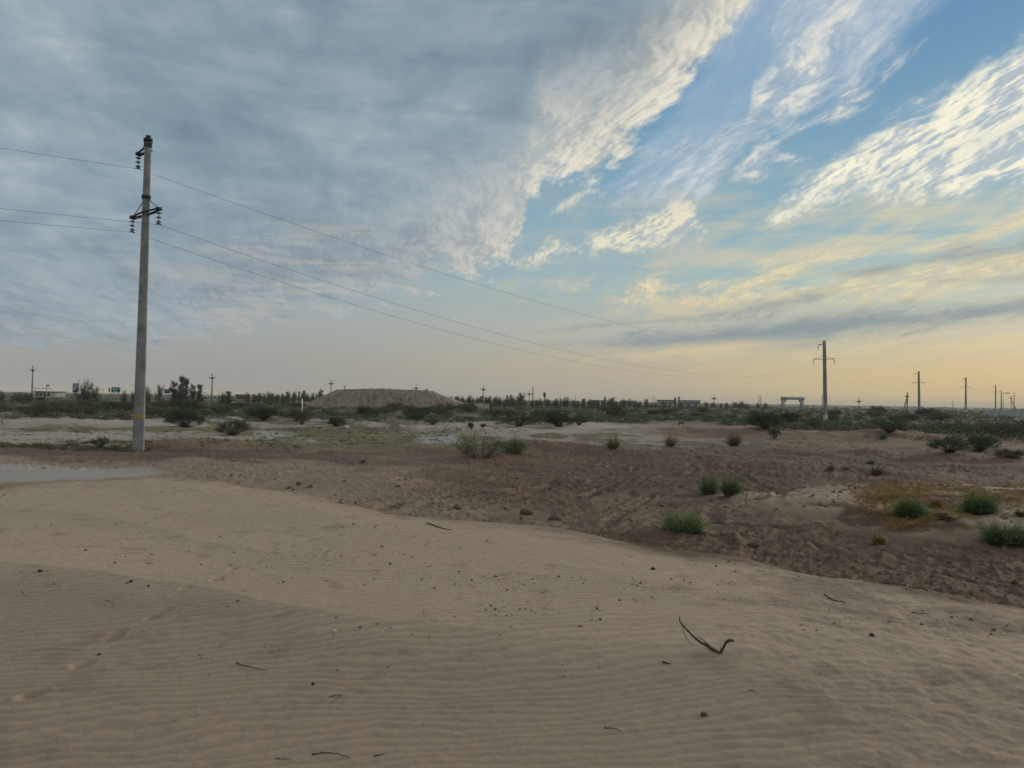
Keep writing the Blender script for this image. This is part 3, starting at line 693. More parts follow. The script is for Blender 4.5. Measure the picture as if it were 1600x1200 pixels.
# ------------------------------------------------------------------ structures on the horizon
def gate_frame():
    D = 300; a = at(1221.5, 632, D); b = at(1255, 632, D); z1 = at(1238, 621, D)[2]; gz = Hs(a[0], D) - .3
    t = thing('gate_frame', 'grey portal frame like a goal on the horizon, left of the nearest right power pole', 'gate', (a[0], D, gz)); W = b[0] - a[0]; h = z1 - gz
    for x in (.5, W - .5): MB().box((x, 0, h / 2 - .3), (1.15, 1.3, h - .6)).build('pillar', MT['wall_grey'], t)
    MB().box((W / 2, 0, h - .35), (W + .5, 1.5, 1.15)).build('beam', MT['wall_grey'], t)
    for k in range(2): MB().box((1.3 + k * (W - 2.6), .0, h - 1.3), (.5, 1.1, .8)).build('haunch', MT['wall_grey'], t)
gate_frame()
def slab_building(name, px0, px1, top_y, base_y, D, label, wall, roofm, nwin=6):
    a = at(px0, base_y, D); b = at(px1, base_y, D); gz = Hs(a[0], D) - .3; h = at((px0 + px1) / 2, top_y, D)[2] - gz; W = b[0] - a[0]
    t = thing(name, label, 'building', (a[0], D, gz)); MB().box((W / 2, 5, h / 2), (W, 10, h)).build('wall', MT[wall], t)
    MB().box((W / 2, 5, h + .16), (W + 1, 11, .32)).build('roof', MT[roofm], t)
    for k in range(nwin):
        x = W * (k + .5) / nwin; MB().box((x, -.05, h * .7), (W / nwin * .55, .12, min(1.3, h * .3))).build('window', MT['window'], t)
    return t
slab_building('long_building', 1031.5, 1054, 625.8, 632, 420, 'long low pale building left of the poplar pair on the horizon', 'wall_grey', 'roof_dark')
slab_building('long_building', 1069, 1094, 626.3, 632, 420, 'long low pale building right of the poplar pair on the horizon', 'wall_grey', 'roof_dark')
slab_building('low_building', 926, 944, 626, 632, 400, 'bluish low shed left of the broad dark tree on the horizon', 'wall_grey', 'fence', 3)
slab_building('low_building', 975, 992, 627, 633, 400, 'pale low shed right of the broad dark tree on the horizon', 'wall_grey', 'roof_dark', 3)
slab_building('low_building', 369, 381, 617.5, 622, 330, 'red-brown low hut between shrubs left of the tree belt', 'brick', 'roof_dark', 2)
slab_building('roadside_cafe', 55, 79, 612.5, 616.5, 300, 'dark-roofed low house behind the pipe frame at the far left', 'far_concrete', 'roof_dark', 4)
def frame(px0, px1, top_y, base_y, D, label):
    a = at(px0, base_y, D); b = at(px1, base_y, D); gz = Hs(a[0], D) - .2; h = at(px0, top_y, D)[2] - gz; W = b[0] - a[0]
    t = thing('height_gauge_frame', label, 'road frame', (a[0], D, gz))
    for x in (0, W): MB().tube([(x, 0, 0), (x, 0, h)], .07, 6).build('post', MT['wall_grey'], t)
    MB().tube([(-.1, 0, h - .08), (W + .1, 0, h - .08)], .07, 6).build('crossbar', MT['wall_grey'], t)
frame(54.5, 79.5, 606.2, 617, 200, 'pale pipe frame over the road in front of the dark-roofed house')
frame(149, 161.5, 608.3, 617, 200, 'pale pipe frame right of the round tree by the billboard')
def billboard(px0, px1, y0, y1, D, mats, label, legs=2, base_y=619):
    a = at(px0, y1, D); b = at(px1, y1, D); z1 = at((px0 + px1) / 2, y0, D)[2]; gz = Hs(a[0], D) - .2; W = b[0] - a[0]; zb = a[2] - gz; zt = z1 - gz
    t = thing('billboard', label, 'billboard', (a[0], D, gz)); MB().box((W / 2, 0, (zb + zt) / 2), (W, .35, zt - zb)).build('panel', MT[mats[0]], t)
    for k in range(legs):
        x = W * (k + .5) / legs; MB().tube([(x, .3, 0), (x, .3, zb + .3)], .08, 6).build('leg', MT['far_concrete'], t)
    m = MB(); h = zt - zb
    for fx, fz, fw, fh in mats[2]: m.box((W * fx, -.2, zb + h * fz), (W * fw, .06, h * fh))
    m.build('poster_print', MT[mats[1]], t)
billboard(174.5, 187.5, 605, 613, 190, ('sign_teal', 'sign_white', ((.45, .15, .5, .10), (.3, .55, .2, .3), (.62, .5, .12, .2))), 'teal billboard with white strip standing by the road left of the big pole')
billboard(170, 171.8, 606, 612.5, 190, ('roof_dark', 'sign_white', ((.5, .3, .6, .2),)), 'narrow dark sign just left of the teal billboard', 1)
billboard(114, 122, 599, 613, 185, ('sign_purple', 'sign_white', ((.6, .62, .7, .10), (.5, .82, .8, .08), (.35, .35, .3, .3))), 'purple and white billboard half hidden by the round tree')
billboard(257, 266, 608, 614.5, 200, ('sign_green', 'sign_teal', ((.5, .5, .5, .4),)), 'dark green road sign behind the small trees right of the big pole')
billboard(682, 689.6, 616.7, 619.2, 260, ('roof_dark', 'wall_grey', ((.2, .5, .1, .5),)), 'small dark sign on legs at the right foot of the earth mound')

def water_tower():
    D = 360; b = at(850.8, 626, D); gz = Hs(b[0], D) - .3; z1 = at(850.8, 612.7, D)[2] - gz; t = thing('water_tower', 'dark water tower with a drum tank on a slim shaft above the tree belt', 'water tower', (b[0], D, gz))
    MB().lathe([(.32, 0), (.28, z1 - 2.2)], (0, 0, 0), 12).build('shaft', MT['far_concrete'], t)
    MB().lathe([(.3, z1 - 2.5), (.62, z1 - 2.0), (.66, z1 - .4), (.3, z1 - .05), (0.02, z1)], (0, 0, 0), 14).build('tank', MT['iron'], t)
water_tower()
def fence():
    D0, D1 = 205, 225; a = at(1538, 644, D0); b = at(1690, 647, D1); L = np.hypot(b[0] - a[0], b[1] - a[1]); rz = math.atan2(b[1] - a[1], b[0] - a[0])
    t = thing('sheet_fence', 'pale blue-grey sheet metal fence at the right edge below the farthest poles', 'fence', (a[0], D0, Hs(a[0], D0) - .05), rz)
    n = 14; w = L / n; h = 1.95
    for k in range(n):
        m = MB(); xs = np.linspace(k * w + .05, (k + 1) * w - .05, 17); yy = .05 * (np.arange(17) % 2)
        V = [(x, y, z) for z in (0, h + .03 * ((k * 7) % 3)) for x, y in zip(xs, yy)] + [(x, y + .02, z) for z in (0, h + .03 * ((k * 7) % 3)) for x, y in zip(xs, yy)]
        F = [(i, i + 1, 17 + i + 1, 17 + i) for i in range(16)] + [(34 + i + 1, 34 + i, 51 + i, 51 + i + 1) for i in range(16)]
        m.raw(V, F).build('panel', MT['fence'], t)
    for k in range(n + 1): MB().box((k * w, .12, h / 2), (.10, .10, h + .1)).build('post', MT['wall_grey'], t)
fence()
def marker(px, y0, y1, D, label):
    b = at(px, y1, D); gz = Hs(b[0], D); h = at(px, y0, D)[2] - gz
    t = thing('marker_post', label, 'post', (b[0], D, gz - .05)); MB().tube([(0, 0, 0), (0, 0, h)], .06, 8).build('post', MT['white_plastic'], t); MB().lathe([(.06, h), (.08, h + .02), (.06, h + .1), (.01, h + .12)], (0, 0, 0), 8).build('cap', MT['white_plastic'], t)
marker(472.3, 624, 632, 105, 'short white post in front of the left foot of the earth mound')

# far road embankment with its pale kerb
def road():
    m = MB(); pts0 = [at(-200, 617, 260), at(120, 617.5, 255), at(380, 620.5, 260), at(600, 624, 300)]
    V = []; F = []
    for p in pts0:
        z = Hs(p[0], p[1]); V += [(p[0], p[1] - 6, z), (p[0], p[1] - 4, z + .55), (p[0], p[1] + 4, z + .55), (p[0], p[1] + 6, z)]
    for i in range(len(pts0) - 1):
        for j in range(3): F.append((i * 4 + j, (i + 1) * 4 + j, (i + 1) * 4 + j + 1, i * 4 + j + 1))
    o = m.raw(V, F).build('road', material('road_asphalt', (.10, .10, .10), .9, (.14, .14, .135), .3)); o['kind'] = 'structure'
    t = thing('guard_rail', 'pale crash barrier along the far road at the left', 'guard rail', (0, 0, 0)); rail = MB()
    for p, q in zip(pts0[:-1], pts0[1:]):
        a = np.array([p[0], p[1] - 4, Hs(p[0], p[1]) + 1.15]); b = np.array([q[0], q[1] - 4, Hs(q[0], q[1]) + 1.15]); rail.box((a + b) / 2, (np.hypot(*(b - a)[:2]), .08, .34), rz=math.atan2(b[1] - a[1], b[0] - a[0]))
    rail.build('rail', MT['fence'], t); ps = MB()
    for k in range(30):
        f = k / 29 * 2.99; i = int(f); u = f - i; p = pts0[i] + (pts0[i + 1] - pts0[i]) * u; MB().box((p[0], p[1] - 3.85, Hs(p[0], p[1]) + .85), (.12, .12, .7)).build('rail_post', MT['fence'], t)
road()

# ------------------------------------------------------------------ the flat-topped earth mound
def mound():
    D = 190; cx = at(600, 620, D)[0]; nx, ny = 380, 110; xs = np.linspace(-24, 26, nx); ys = np.linspace(-11, 14, ny); X, Y = np.meshgrid(xs, ys)
    zt = at(600, 607.5, D)[2]; z0 = Hs(cx, D) - .1
    cres_px = [476, 486, 500, 518, 545, 592, 600, 640, 668, 684, 700, 722]; cres_py = [629, 622, 616, 608.2, 607.4, 606.4, 607.6, 608.6, 610, 617.5, 623, 631]
    zc = np.interp(X + cx, [at(p, q, D)[0] for p, q in zip(cres_px, cres_py)], [at(p, q, D)[2] - z0 for p, q in zip(cres_px, cres_py)])
    zc = np.maximum(zc, -.2)
    f = np.clip((Y + 9.5) / 8.0, 0, 1); f = np.where(Y > 8, np.clip((14 - Y) / 6, 0, 1), f)
    gull = fbm(X * .75 + Y * (.25 + .2 * perlin(X * .2, Y * .2)) * np.sign(X + 3) + .5 * perlin(X * .3, Y * .5), Y * .16, 5, .62, 51); g2 = fbm(X * 2.6, Y * .5, 3, .6, 53)
    f2 = np.clip(f + .03 * gull, 0, 1)
    f2 = np.minimum(f2 * 1.06, 1)
    Z = zc * f2 + .62 * gull * np.sin(np.clip(f, 0, 1) * math.pi) + .22 * g2 * np.sin(np.clip(f, 0, 1) * math.pi) + .05 * fbm(X * 1.5, Y * 1.5, 3, .6, 55) * (f >= .9)
    Z = np.where(zc < .15, np.minimum(Z, 0) - .2, Z)
    i = np.arange(ny - 1)[:, None]; j = np.arange(nx - 1)[None]
    Fq = np.stack([i * nx + j, i * nx + j + 1, (i + 1) * nx + j + 1, (i + 1) * nx + j], -1).reshape(-1, 4)
    o = mesh_np('hill', np.stack([X + cx, Y + D + 8, Z + z0], -1).reshape(-1, 3), [Fq], material('eroded_clay', (.225, .198, .168), .95, (.145, .124, .104), .9, 1, 3), smooth=True); o['kind'] = 'structure'
    # spill of pale earth to the right
    return cx, z0, zt
MCX, MZ0, MZT = mound()
for px, y0, lb, hh in ((538.7, 603.2, 'small marker post on the top of the earth mound, left part', .8), (667, 607.3, 'small stump at the right rim of the mound top', .6)):
    p = at(px, 610, 186); zt = at(px, y0, 186)[2]
    t = thing('survey_post', lb, 'post', (p[0], 186, zt - 1.3)); MB().tube([(0, 0, 0), (0, 0, 1.3)], .10 if px < 600 else .25, 6).build('post', MT['far_concrete'], t); MB().box((0, 0, 1.2), (.35, .2, .3)).build('plate', MT['far_concrete'], t)
# ------------------------------------------------------------------ vegetation
def strands(Rb, Rt, Hh, n, w, seed, up=.55, segs=4, droop=.15, spike=0.0):
    """fine stems that fan out from a small foot to a dome; each a tapering folded ribbon"""
    r = np.random.default_rng(seed); th = r.uniform(0, 2 * math.pi, n); rb = Rb * np.sqrt(r.uniform(0, 1, n))
    lean = r.uniform(0, 1, n) ** .6; th2 = th + r.normal(0, .35, n)
    hz = Hh * np.sqrt(np.clip(1 - (lean * .93) ** 2, .05, 1)) * np.where(r.uniform(0, 1, n) < .12, r.uniform(1.0, 1.3 + spike, n), r.uniform(.45, 1.05, n)) * (1 + .16 * np.sin(th * 3 + seed) + .10 * np.sin(th * 7 + seed * 2)); ox = Rt * lean * r.uniform(.7, 1.15, n) * (1 + .14 * np.sin(th * 4 + seed))
    t = np.linspace(0, 1, segs + 1)[None]; b0 = np.stack([rb * np.cos(th), rb * np.sin(th)], -1)
    out = (t ** (1.0)) * ox[:, None]; Z = hz[:, None] * (t ** up) - droop * ox[:, None] * t ** 2 * .6
    wob = r.normal(0, .012, (n, segs + 1, 2)) * t[..., None]
    X = b0[:, 0, None] + out * np.cos(th2)[:, None] + wob[..., 0]; Y = b0[:, 1, None] + out * np.sin(th2)[:, None] + wob[..., 1]
    pa = r.uniform(0, math.pi, n); wd = w * (1 - .75 * t) * r.uniform(.7, 1.3, (n, 1))
    dx, dy = np.cos(pa)[:, None] * wd, np.sin(pa)[:, None] * wd
    V = np.stack([np.stack([X - dx, Y - dy, Z], -1), np.stack([X + dx, Y + dy, Z], -1)], 2).reshape(n, -1, 3)
    k = 2 * (segs + 1); F = np.array([(2 * i, 2 * i + 1, 2 * i + 3, 2 * i + 2) for i in range(segs)])
    return V.reshape(-1, 3), (F[None] + (np.arange(n) * k)[:, None, None]).reshape(-1, 4), np.stack([X[:, -1], Y[:, -1], Z[:, -1]], -1), (X, Y, Z)
def leafq(C, size, r, flat=0.0):
    """one small random quad leaf (bent diamond) per centre"""
    n = len(C); a = r.normal(0, 1, (n, 3)); a /= np.linalg.norm(a, axis=1)[:, None]; b = r.normal(0, 1, (n, 3)); b -= (a * b).sum(1)[:, None] * a; b /= np.linalg.norm(b, axis=1)[:, None]
    s = (size * r.uniform(.6, 1.4, n))[:, None]; V = np.stack([C - a * s, C - b * s * .5, C + a * s, C + b * s * .5], 1).reshape(-1, 3)
    return V, (np.arange(n * 4).reshape(n, 4))
def twig_bush(seed, Rr=1.0, Hh=1.0, nb=26, nl=2600, leaf=.035, dens=1.0, bare=.25):
    """woody desert shrub of unit size: forked twigs, leaf clumps gathered round the twig ends"""
    r = np.random.default_rng(seed); wood = MB(); tips = []
    for k in range(nb):
        th = r.uniform(0, 2 * math.pi); ln = r.uniform(.15, 1) ** .7; hh = Hh * math.sqrt(max(1 - (ln * .92) ** 2, .06)) * r.uniform(.65, 1.1)
        e = np.array([math.cos(th) * Rr * ln, math.sin(th) * Rr * ln, hh]); mid = e * np.array([.42, .42, .55]) + r.normal(0, .05, 3) * Rr
        s = np.array([math.cos(th), math.sin(th), 0]) * .05 * Rr; wood.tube([s, mid, e * .97], [.018, .012, .005], 3, False)
        for q in range(4):
            u = r.uniform(.35, 1); base = mid + (e - mid) * u; d = r.normal(0, .17, 3) * np.array([Rr, Rr, Hh]) + (e - mid) * .25; d[2] = abs(d[2]) * .8 + .02
            t2 = base + d; wood.tube([base, t2], [.007, .003], 3, False); tips.append((base, t2))
    B = np.array([t[0] for t in tips]); T = np.array([t[1] for t in tips]); i = r.integers(0, len(tips), nl); u = r.uniform(.1, 1.1, nl)[:, None]
    C = B[i] + (T[i] - B[i]) * u + r.normal(0, .045, (nl, 3)) * np.array([Rr, Rr, Hh]); C[:, 2] = np.abs(C[:, 2]) + .01
    V, F = leafq(C, leaf, r)
    return wood.build('twigs', MT['bark'], link=False), (V, F)
BUSH = []
for k, (mat, nb, nl, lf) in enumerate((('scrub', 60, 13000, .021), ('scrub_dark', 64, 14000, .022), ('scrub_brown', 56, 11000, .020), ('scrub', 46, 8000, .021), ('scrub_dark', 60, 12000, .023), ('scrub_brown', 60, 12000, .020))):
    w, (V, Fq) = twig_bush(100 + k, 1, 1, nb, nl, lf); BUSH.append((w, V, Fq, mat, mesh_np('foliage', V, [Fq], MT[mat], link=False)))
def bush(px, py, wpx, hpx, k, label, cat='shrub', name='shrub', group=None, pos=None, rz=None):
    p = hit(px, py) if pos is None else pos; D = p[1]; w = wpx / F * D / 2 / 1.02; h = hpx / F * D * .86
    t = thing(name, label, cat, (p[0], p[1], p[2] - .03), rz if rz is not None else (px * 1.7) % 6.28, group); t.scale = (w, w, h)
    a = bpy.data.objects.new('twigs', BUSH[k][0]); b = bpy.data.objects.new('foliage', BUSH[k][4])
    for c in (a, b): scene.collection.objects.link(c); c.parent = t
    return t
GB = 'woody shrubs scattered over the pale flats'
for px, py, w, h, k, lb in (
    (290, 668, 62, 32, 1, 'wide dark green shrub with bare stems right of the big pole'),
    (288, 642, 48, 20, 4, 'dark round shrub behind the wide one right of the big pole'),
    (365, 681, 62, 27, 5, 'broad olive shrub with yellow stems, second to the right of the big pole'),
    (158, 700, 36, 20, 3, 'small grey-green shrub left of the foot of the big pole'),
    (75, 650, 56, 24, 2, 'brown-green spreading shrub before the green belt at the far left'),
    (140, 648, 52, 20, 0, 'grey-green shrub below the round tree and billboard'),
    (112, 649, 46, 18, 5, 'brownish shrub between two grey-green ones, far left midground'),
    (472, 664, 24, 20, 2, 'rounded brown-green shrub below the white post'),
    (526, 666, 30, 15, 1, 'low dark shrub with a white scrap near its foot'),
    (574, 652, 40, 19, 1, 'big dark green shrub in front of the middle of the mound'),
    (640, 642, 14, 9, 4, 'small round dark shrub below the right part of the mound'),
    (653, 658, 30, 14, 1, 'low dark shrub below the right half of the mound'),
    (405, 648, 34, 18, 0, 'grey-green shrub below the left end of the tree belt'),
    (345, 650, 40, 20, 0, 'grey shrub behind the broad olive one'),
    (200, 642, 44, 16, 5, 'shrub directly behind the big pole'),
    (736, 671, 12, 12, 4, 'small dark shrub in front of the pale flat, centre'),
    (755, 668, 11, 7, 4, 'tiny shrub beside the small dark one, centre'),
    (873, 667, 48, 26, 1, 'dark grey-green shrub with visible stems, centre midground'),
    (905, 664, 28, 18, 0, 'pale shrub leaning on the right of the dark central one'),
    (835, 660, 30, 14, 0, 'low grey shrub left of the dark central one'),
    (962, 652, 34, 20, 5, 'brownish shrub in the scrub right of centre'),
    (1195, 670, 60, 26, 1, 'large dark shrub left of the whitewashed pole foot'),
    (1235, 662, 40, 20, 4, 'dark shrub just left of the whitewashed pole foot'),
    (1275, 671, 34, 17, 5, 'brown-green shrub right under the whitewashed pole foot'),
    (1390, 676, 52, 22, 0, 'grey shrub on the ridge right of the whitewashed pole foot'),
    (1372, 646, 30, 12, 1, 'dark shrub left of the A-frame pole'),
    (1450, 650, 40, 13, 1, 'dark shrub below the third power pole'),
    (1485, 707, 70, 28, 2, 'wide olive shrub on the dark soil, right midground'),
    (1532, 705, 60, 26, 4, 'grey-green shrub grown into the wide olive one'),
    (1580, 716, 50, 16, 2, 'low shrub at the right edge beyond the dark ruts'),
    (1570, 682, 90, 22, 2, 'long grey-brown shrub at the right edge below the pale fence'),
    (1500, 676, 60, 16, 0, 'grey-brown shrub with a pale patch beside it, right'),
    (1210, 686, 22, 20, 3, 'loose pale shrub left below the whitewashed pole foot'),
):
    bush(px, py, w, h, k, lb, group=GB)
# scattered midground shrubs, not told apart by anything but place
taken = [(290, 668), (365, 681), (873, 667)]
rs = random.Random(8); cnt = 0
while cnt < 85:
    px = rs.uniform(-120, 1750); q = rs.uniform(14, 30) if px > 1000 or rs.random() < .6 else rs.uniform(24, 42)
    py = 611 + .0163 * px + q
    if 480 < px < 720 and q < 18: continue
    if 870 < px < 1190 and q > 24: continue
    w = rs.uniform(16, 40) * (.6 + q / 45); bush(px, py, w, w * rs.uniform(.28, .42), rs.randrange(6), 'grey-green desert shrub among many like it on the scrub plain', group='scrub plain shrubs'); cnt += 1

# fresh green clumps on the sand and soil in front
def clump(px, py, wpx, hpx, n, seed, mat, label, sw=.0045, up=.6, twig=True, name='green_shrub', group=None, spike=.1, droop=.1, foot=.3):
    p = hit(px, py); D = p[1]; w = wpx / F * D / 2 * 1.06; h = hpx / F * D * .88
    t = thing(name, label, 'shrub', (p[0], p[1], p[2] - .02), 0, group)
    V, Fq, tips, (X, Y, Z) = strands(w * foot, w, h, n, sw, seed, up, 5, droop, spike)
    r = np.random.default_rng(seed + 1); nl_ = n; ii = r.integers(0, n, nl_); jj = r.integers(1, 6, nl_)        # short side needles
    C = np.stack([X[ii, jj], Y[ii, jj], Z[ii, jj]], -1) + r.normal(0, .012, (nl_, 3)); C[:, 2] = np.maximum(C[:, 2], .01); V2, F2 = leafq(C, .013 if D < 25 else .02, r)
    mesh_np('foliage', np.concatenate([V, V2]), [Fq, F2 + len(V)], MT[mat], t)
    w0_, V3, F3 = 0, *strands(w * foot * 1.1, w * 1.05, h * 1.08, max(n // 14, 6), sw * .9, seed + 50, up, 4, droop, spike)[:2]
    mesh_np('dead_stems', V3, [F3], MT['straw'], t)
    m = MB()
    for k in range(14):
        a = r.uniform(0, 6.28); l = r.uniform(.2, .9); m.tube([(0, 0, 0), (math.cos(a) * w * l * .4, math.sin(a) * w * l * .4, h * .35), (math.cos(a) * w * l * .75, math.sin(a) * w * l * .75, h * .62)], [.012, .008, .003], 4, False)
    m.build('stems', MT['bark'], t); return t
clump(1530, 803, 60, 33, 2600, 1, 'needle', 'dense dark green dome-shaped shrub on the sandy bank, rightmost of the two upper ones', droop=.05)
clump(1421, 805, 54, 26, 2300, 2, 'needle', 'dark green bowl-shaped shrub beside yellow weeds on the sandy bank')
clump(1462, 794, 26, 20, 420, 12, 'straw', 'yellow-green dry tuft growing out behind the bowl-shaped shrub')
clump(1562, 850, 60, 32, 2000, 3, 'needle', 'dark green shrub lowest at the right edge, left half')
clump(1598, 851, 56, 29, 1800, 4, 'needle', 'dark green shrub cut by the right edge of the photo')
clump(1069, 833, 54, 34, 1900, 5, 'needle_pale', 'pale green upright feathery shrub at the edge of the sand', up=.8, spike=.15, foot=.7)
clump(1108, 773, 32, 33, 1000, 6, 'needle', 'taller left shrub of the green pair on the brown soil', up=.7, foot=.4)
clump(1141, 773, 40, 30, 1200, 7, 'needle', 'rounder right shrub of the green pair on the brown soil', up=.6, foot=.35)
clump(1147, 697, 28, 27, 420, 8, 'needle_olive', 'grey-green broom-like shrub on the reddish heap', up=.85, foot=.4, sw=.008)
clump(1048, 698, 24, 22, 260, 9, 'needle_olive', 'thin see-through olive shrub left of the broom-like one', up=.8, foot=.4, sw=.008)
clump(958, 703, 24, 24, 420, 10, 'needle_olive', 'small conical olive shrub on the brown soil, centre right', up=.75, foot=.4, sw=.008)
clump(1380, 686, 17, 12, 420, 11, 'needle', 'tiny dark green tuft on the far soil ridge at the right', sw=.008)
clump(1370, 742, 26, 14, 600, 13, 'needle_olive', 'grey-green low cushion shrub on the bank crest, left of the yellow weeds')
clump(1360, 726, 18, 9, 300, 14, 'needle_olive', 'small grey cushion behind the low cushion shrub')
clump(1298, 736, 14, 10, 240, 15, 'needle_olive', 'little dark tuft at the left tip of the sandy bank')
clump(1321, 734, 11, 7, 160, 16, 'needle_olive', 'second little dark tuft at the tip of the sandy bank')
clump(1594, 808, 20, 13, 240, 17, 'needle_olive', 'grey-green tuft at the right edge between the dark green shrubs')
clump(1586, 911, 14, 12, 60, 18, 'straw', 'thin dry grey tuft at the right edge beside the sand')
clump(1373, 851, 26, 17, 420, 19, 'straw', 'straw-yellow dry tussock on the brown soil below the bank', sw=.007, name='dry_tussock')
clump(567, 724, 16, 12, 60, 22, 'needle_olive', 'small dead-looking weed on the brown soil, left of centre', sw=.008)
clump(178, 702, 12, 9, 90, 23, 'needle_olive', 'tiny olive weed near the foot of the big pole')
clump(232, 703, 10, 7, 90, 24, 'needle_olive', 'tiny weed right at the foot of the big pole')
def straggler(px, py, wpx, hpx, seed, side, label):
    """open shrub: bare leaning stems, green only along part of them"""
    p = hit(px, py); D = p[1]; w = wpx / F * D / 2; h = hpx / F * D; r = np.random.default_rng(seed)
    t = thing('open_shrub', label, 'shrub', (p[0], p[1], p[2] - .02)); m = MB(); C = []
    for k in range(44):
        x = r.uniform(-1, 1); e = np.array([x * w, r.normal(0, .25) * w, h * (1 - .45 * abs(x)) * r.uniform(.6, 1.05)]); b = np.array([x * w * .3, 0, 0])
        mid = (b + e) / 2 + r.normal(0, .05, 3); m.tube([b, mid, e], [.010, .007, .003], 3, False)
        for q in range(3):
            s0 = mid + (e - mid) * r.uniform(.1, .9); d = r.normal(0, .12, 3); d[2] = abs(d[2]); m.tube([s0, s0 + d], [.004, .002], 3, False)
        if side(x) > r.uniform():
            u = r.uniform(.3, 1.05, 90)[:, None]; C.append(b + (e - b) * u + r.normal(0, .07, (90, 3)) * (1 + .5 * u))
    m.build('stems', MT['deadwood'], t); C = np.concatenate(C); C[:, 2] = np.abs(C[:, 2]); V, Fq = leafq(C, .026, r); mesh_np('foliage', V, [Fq], MT['needle'], t)
straggler(752, 716, 86, 48, 31, lambda x: 1.0 if x < -.15 else .30, 'open straggly shrub with green left side and bare reddish stems, centre')
straggler(803, 709, 40, 27, 32, lambda x: .55, 'smaller half-bare shrub right beside the straggly one, centre')

# trees of the horizon
def tree_mesh(seed, kind):
    r = np.random.default_rng(seed); w = MB(); C = []
    if kind == 'poplar':
        w.tube([(0, 0, 0), (.01, 0, .5), (0, .01, .97)], [.03, .02, .005], 5)
        for k in range(54):
            z = r.uniform(.08, .90); L = .19 * (1 - abs(z - .32) * 1.05) * r.uniform(.25, 1.5); a = r.uniform(0, 6.28); e = np.array([math.cos(a) * L, math.sin(a) * L, z + L * r.uniform(.5, 1.0)]); w.tube([(0, 0, z), e], [.010, .004], 3, False)
            C.append(np.array([0, 0, z]) + (e - [0, 0, z]) * r.uniform(.2, 1.15, 34)[:, None] + r.normal(0, .03, (34, 3)))
    else:
        w.tube([(0, 0, 0), (.02, 0, .2), (0, .02, .5)], [.035, .028, .012], 5)
        for k in range(34):
            a = r.uniform(0, 6.28); c = r.uniform(-.5, 1); z = .52 + .42 * c; L = .46 * math.sqrt(max(1 - c * c * .75, .1)) * r.uniform(.35, 1.1); e = np.array([math.cos(a) * L, math.sin(a) * L, z]); w.tube([(0, 0, .22 + .2 * r.uniform()), e * [.5, .5, .85], e], [.014, .009, .004], 3, False)
            C.append(e * r.uniform(.6, 1.08, 75)[:, None] * [1, 1, 1] + r.normal(0, .045, (75, 3)) + [0, 0, 0])
    C = np.concatenate(C); C[:, 2] = np.maximum(C[:, 2], .02); V, Fq = leafq(C, .022, r)
    return w.build('trunk', MT['bark'], link=False), mesh_np('crown', V, [Fq], MT['tree_leaf'], link=False)
TREES = {'poplar': [tree_mesh(200 + k, 'poplar') for k in range(3)], 'round': [tree_mesh(210 + k, 'round') for k in range(4)]}
tcount = [0]
def tree(px, top_y, base_y, D, wpx, kind, label, group=None):
    b = at(px, base_y, D); gz = Hs(b[0], D) - .15; h = at(px, top_y, D)[2] - gz; w = wpx / F * D; v = TREES[kind][tcount[0] % len(TREES[kind])]; tcount[0] += 1
    t = thing('poplar_tree' if kind == 'poplar' else 'broadleaf_tree', label, 'tree', (b[0], D, gz), tcount[0] * 2.1, group)
    s_ = w / (.34 if kind == 'poplar' else .98); t.scale = (s_, s_, h)
    for n_, me in (('trunk', v[0]), ('crown', v[1])):
        c = bpy.data.objects.new(n_, me); scene.collection.objects.link(c); c.parent = t
for px, ty, D, w, k, lb in (
    (132, 592, 165, 32, 'round', 'round dark tree beside the purple billboard'), (148, 604, 165, 16, 'round', 'low side tree right of the round one by the billboard'),
    (194, 609, 170, 12, 'round', 'small round tree right of the teal billboard'), (207, 611, 170, 9, 'round', 'little tree just left of the big pole'), (230, 601, 170, 15, 'round', 'small tree just right of the big pole'),
    (250, 601, 165, 17, 'round', 'loose crowned tree left of the green road sign'), (271, 595, 160, 12, 'poplar', 'slender poplar left of the tallest one'), (284, 587, 158, 14, 'poplar', 'tallest poplar left of the lone horizon pole'), (290, 591, 160, 13, 'poplar', 'poplar leaning on the right of the tallest one'),
    (301, 600, 162, 10, 'poplar', 'thin reddish-tinged poplar right of the tallest'), (312, 600, 162, 13, 'poplar', 'rightmost poplar of the clump right of the big pole'), (280, 608, 160, 30, 'round', 'low broad tree at the foot of the poplar clump'),
    (347, 611, 190, 14, 'round', 'low tree right of the lone horizon pole'), (357, 611, 190, 14, 'poplar', 'bushy pointed tree right of the lone horizon pole'), (28, 612, 190, 26, 'round', 'low tree clump left of the tall pole at the far left'), (42, 613, 180, 22, 'round', 'low tree touching the tall pole at the far left'), (2, 608, 170, 12, 'round', 'tree cut by the left edge of the photo'),
    (815, 613, 270, 17, 'round', 'tree left of the tall mast above the belt'), (885.5, 619, 250, 15, 'round', 'rounded tree right of the water tower'), (945.5, 618.5, 300, 6, 'round', 'tiny tuft-topped tree left of the broad dark tree'), (957, 619, 260, 18, 'round', 'broad dark tree between the two low sheds'),
    (1055, 620.5, 330, 5, 'poplar', 'left poplar of the pair between the long buildings'), (1061, 619.5, 330, 5, 'poplar', 'right poplar of the pair between the long buildings'), (1159, 626, 330, 12, 'round', 'low dark tree left of the twin poles'),
    (502, 608, 230, 7, 'poplar', 'pointed tree at the left shoulder of the mound'), (475, 610, 240, 7, 'poplar', 'dark pointed tree in the belt left of the mound')):
    tree(px, ty, 622, D, w, k, lb)
rt = random.Random(3)
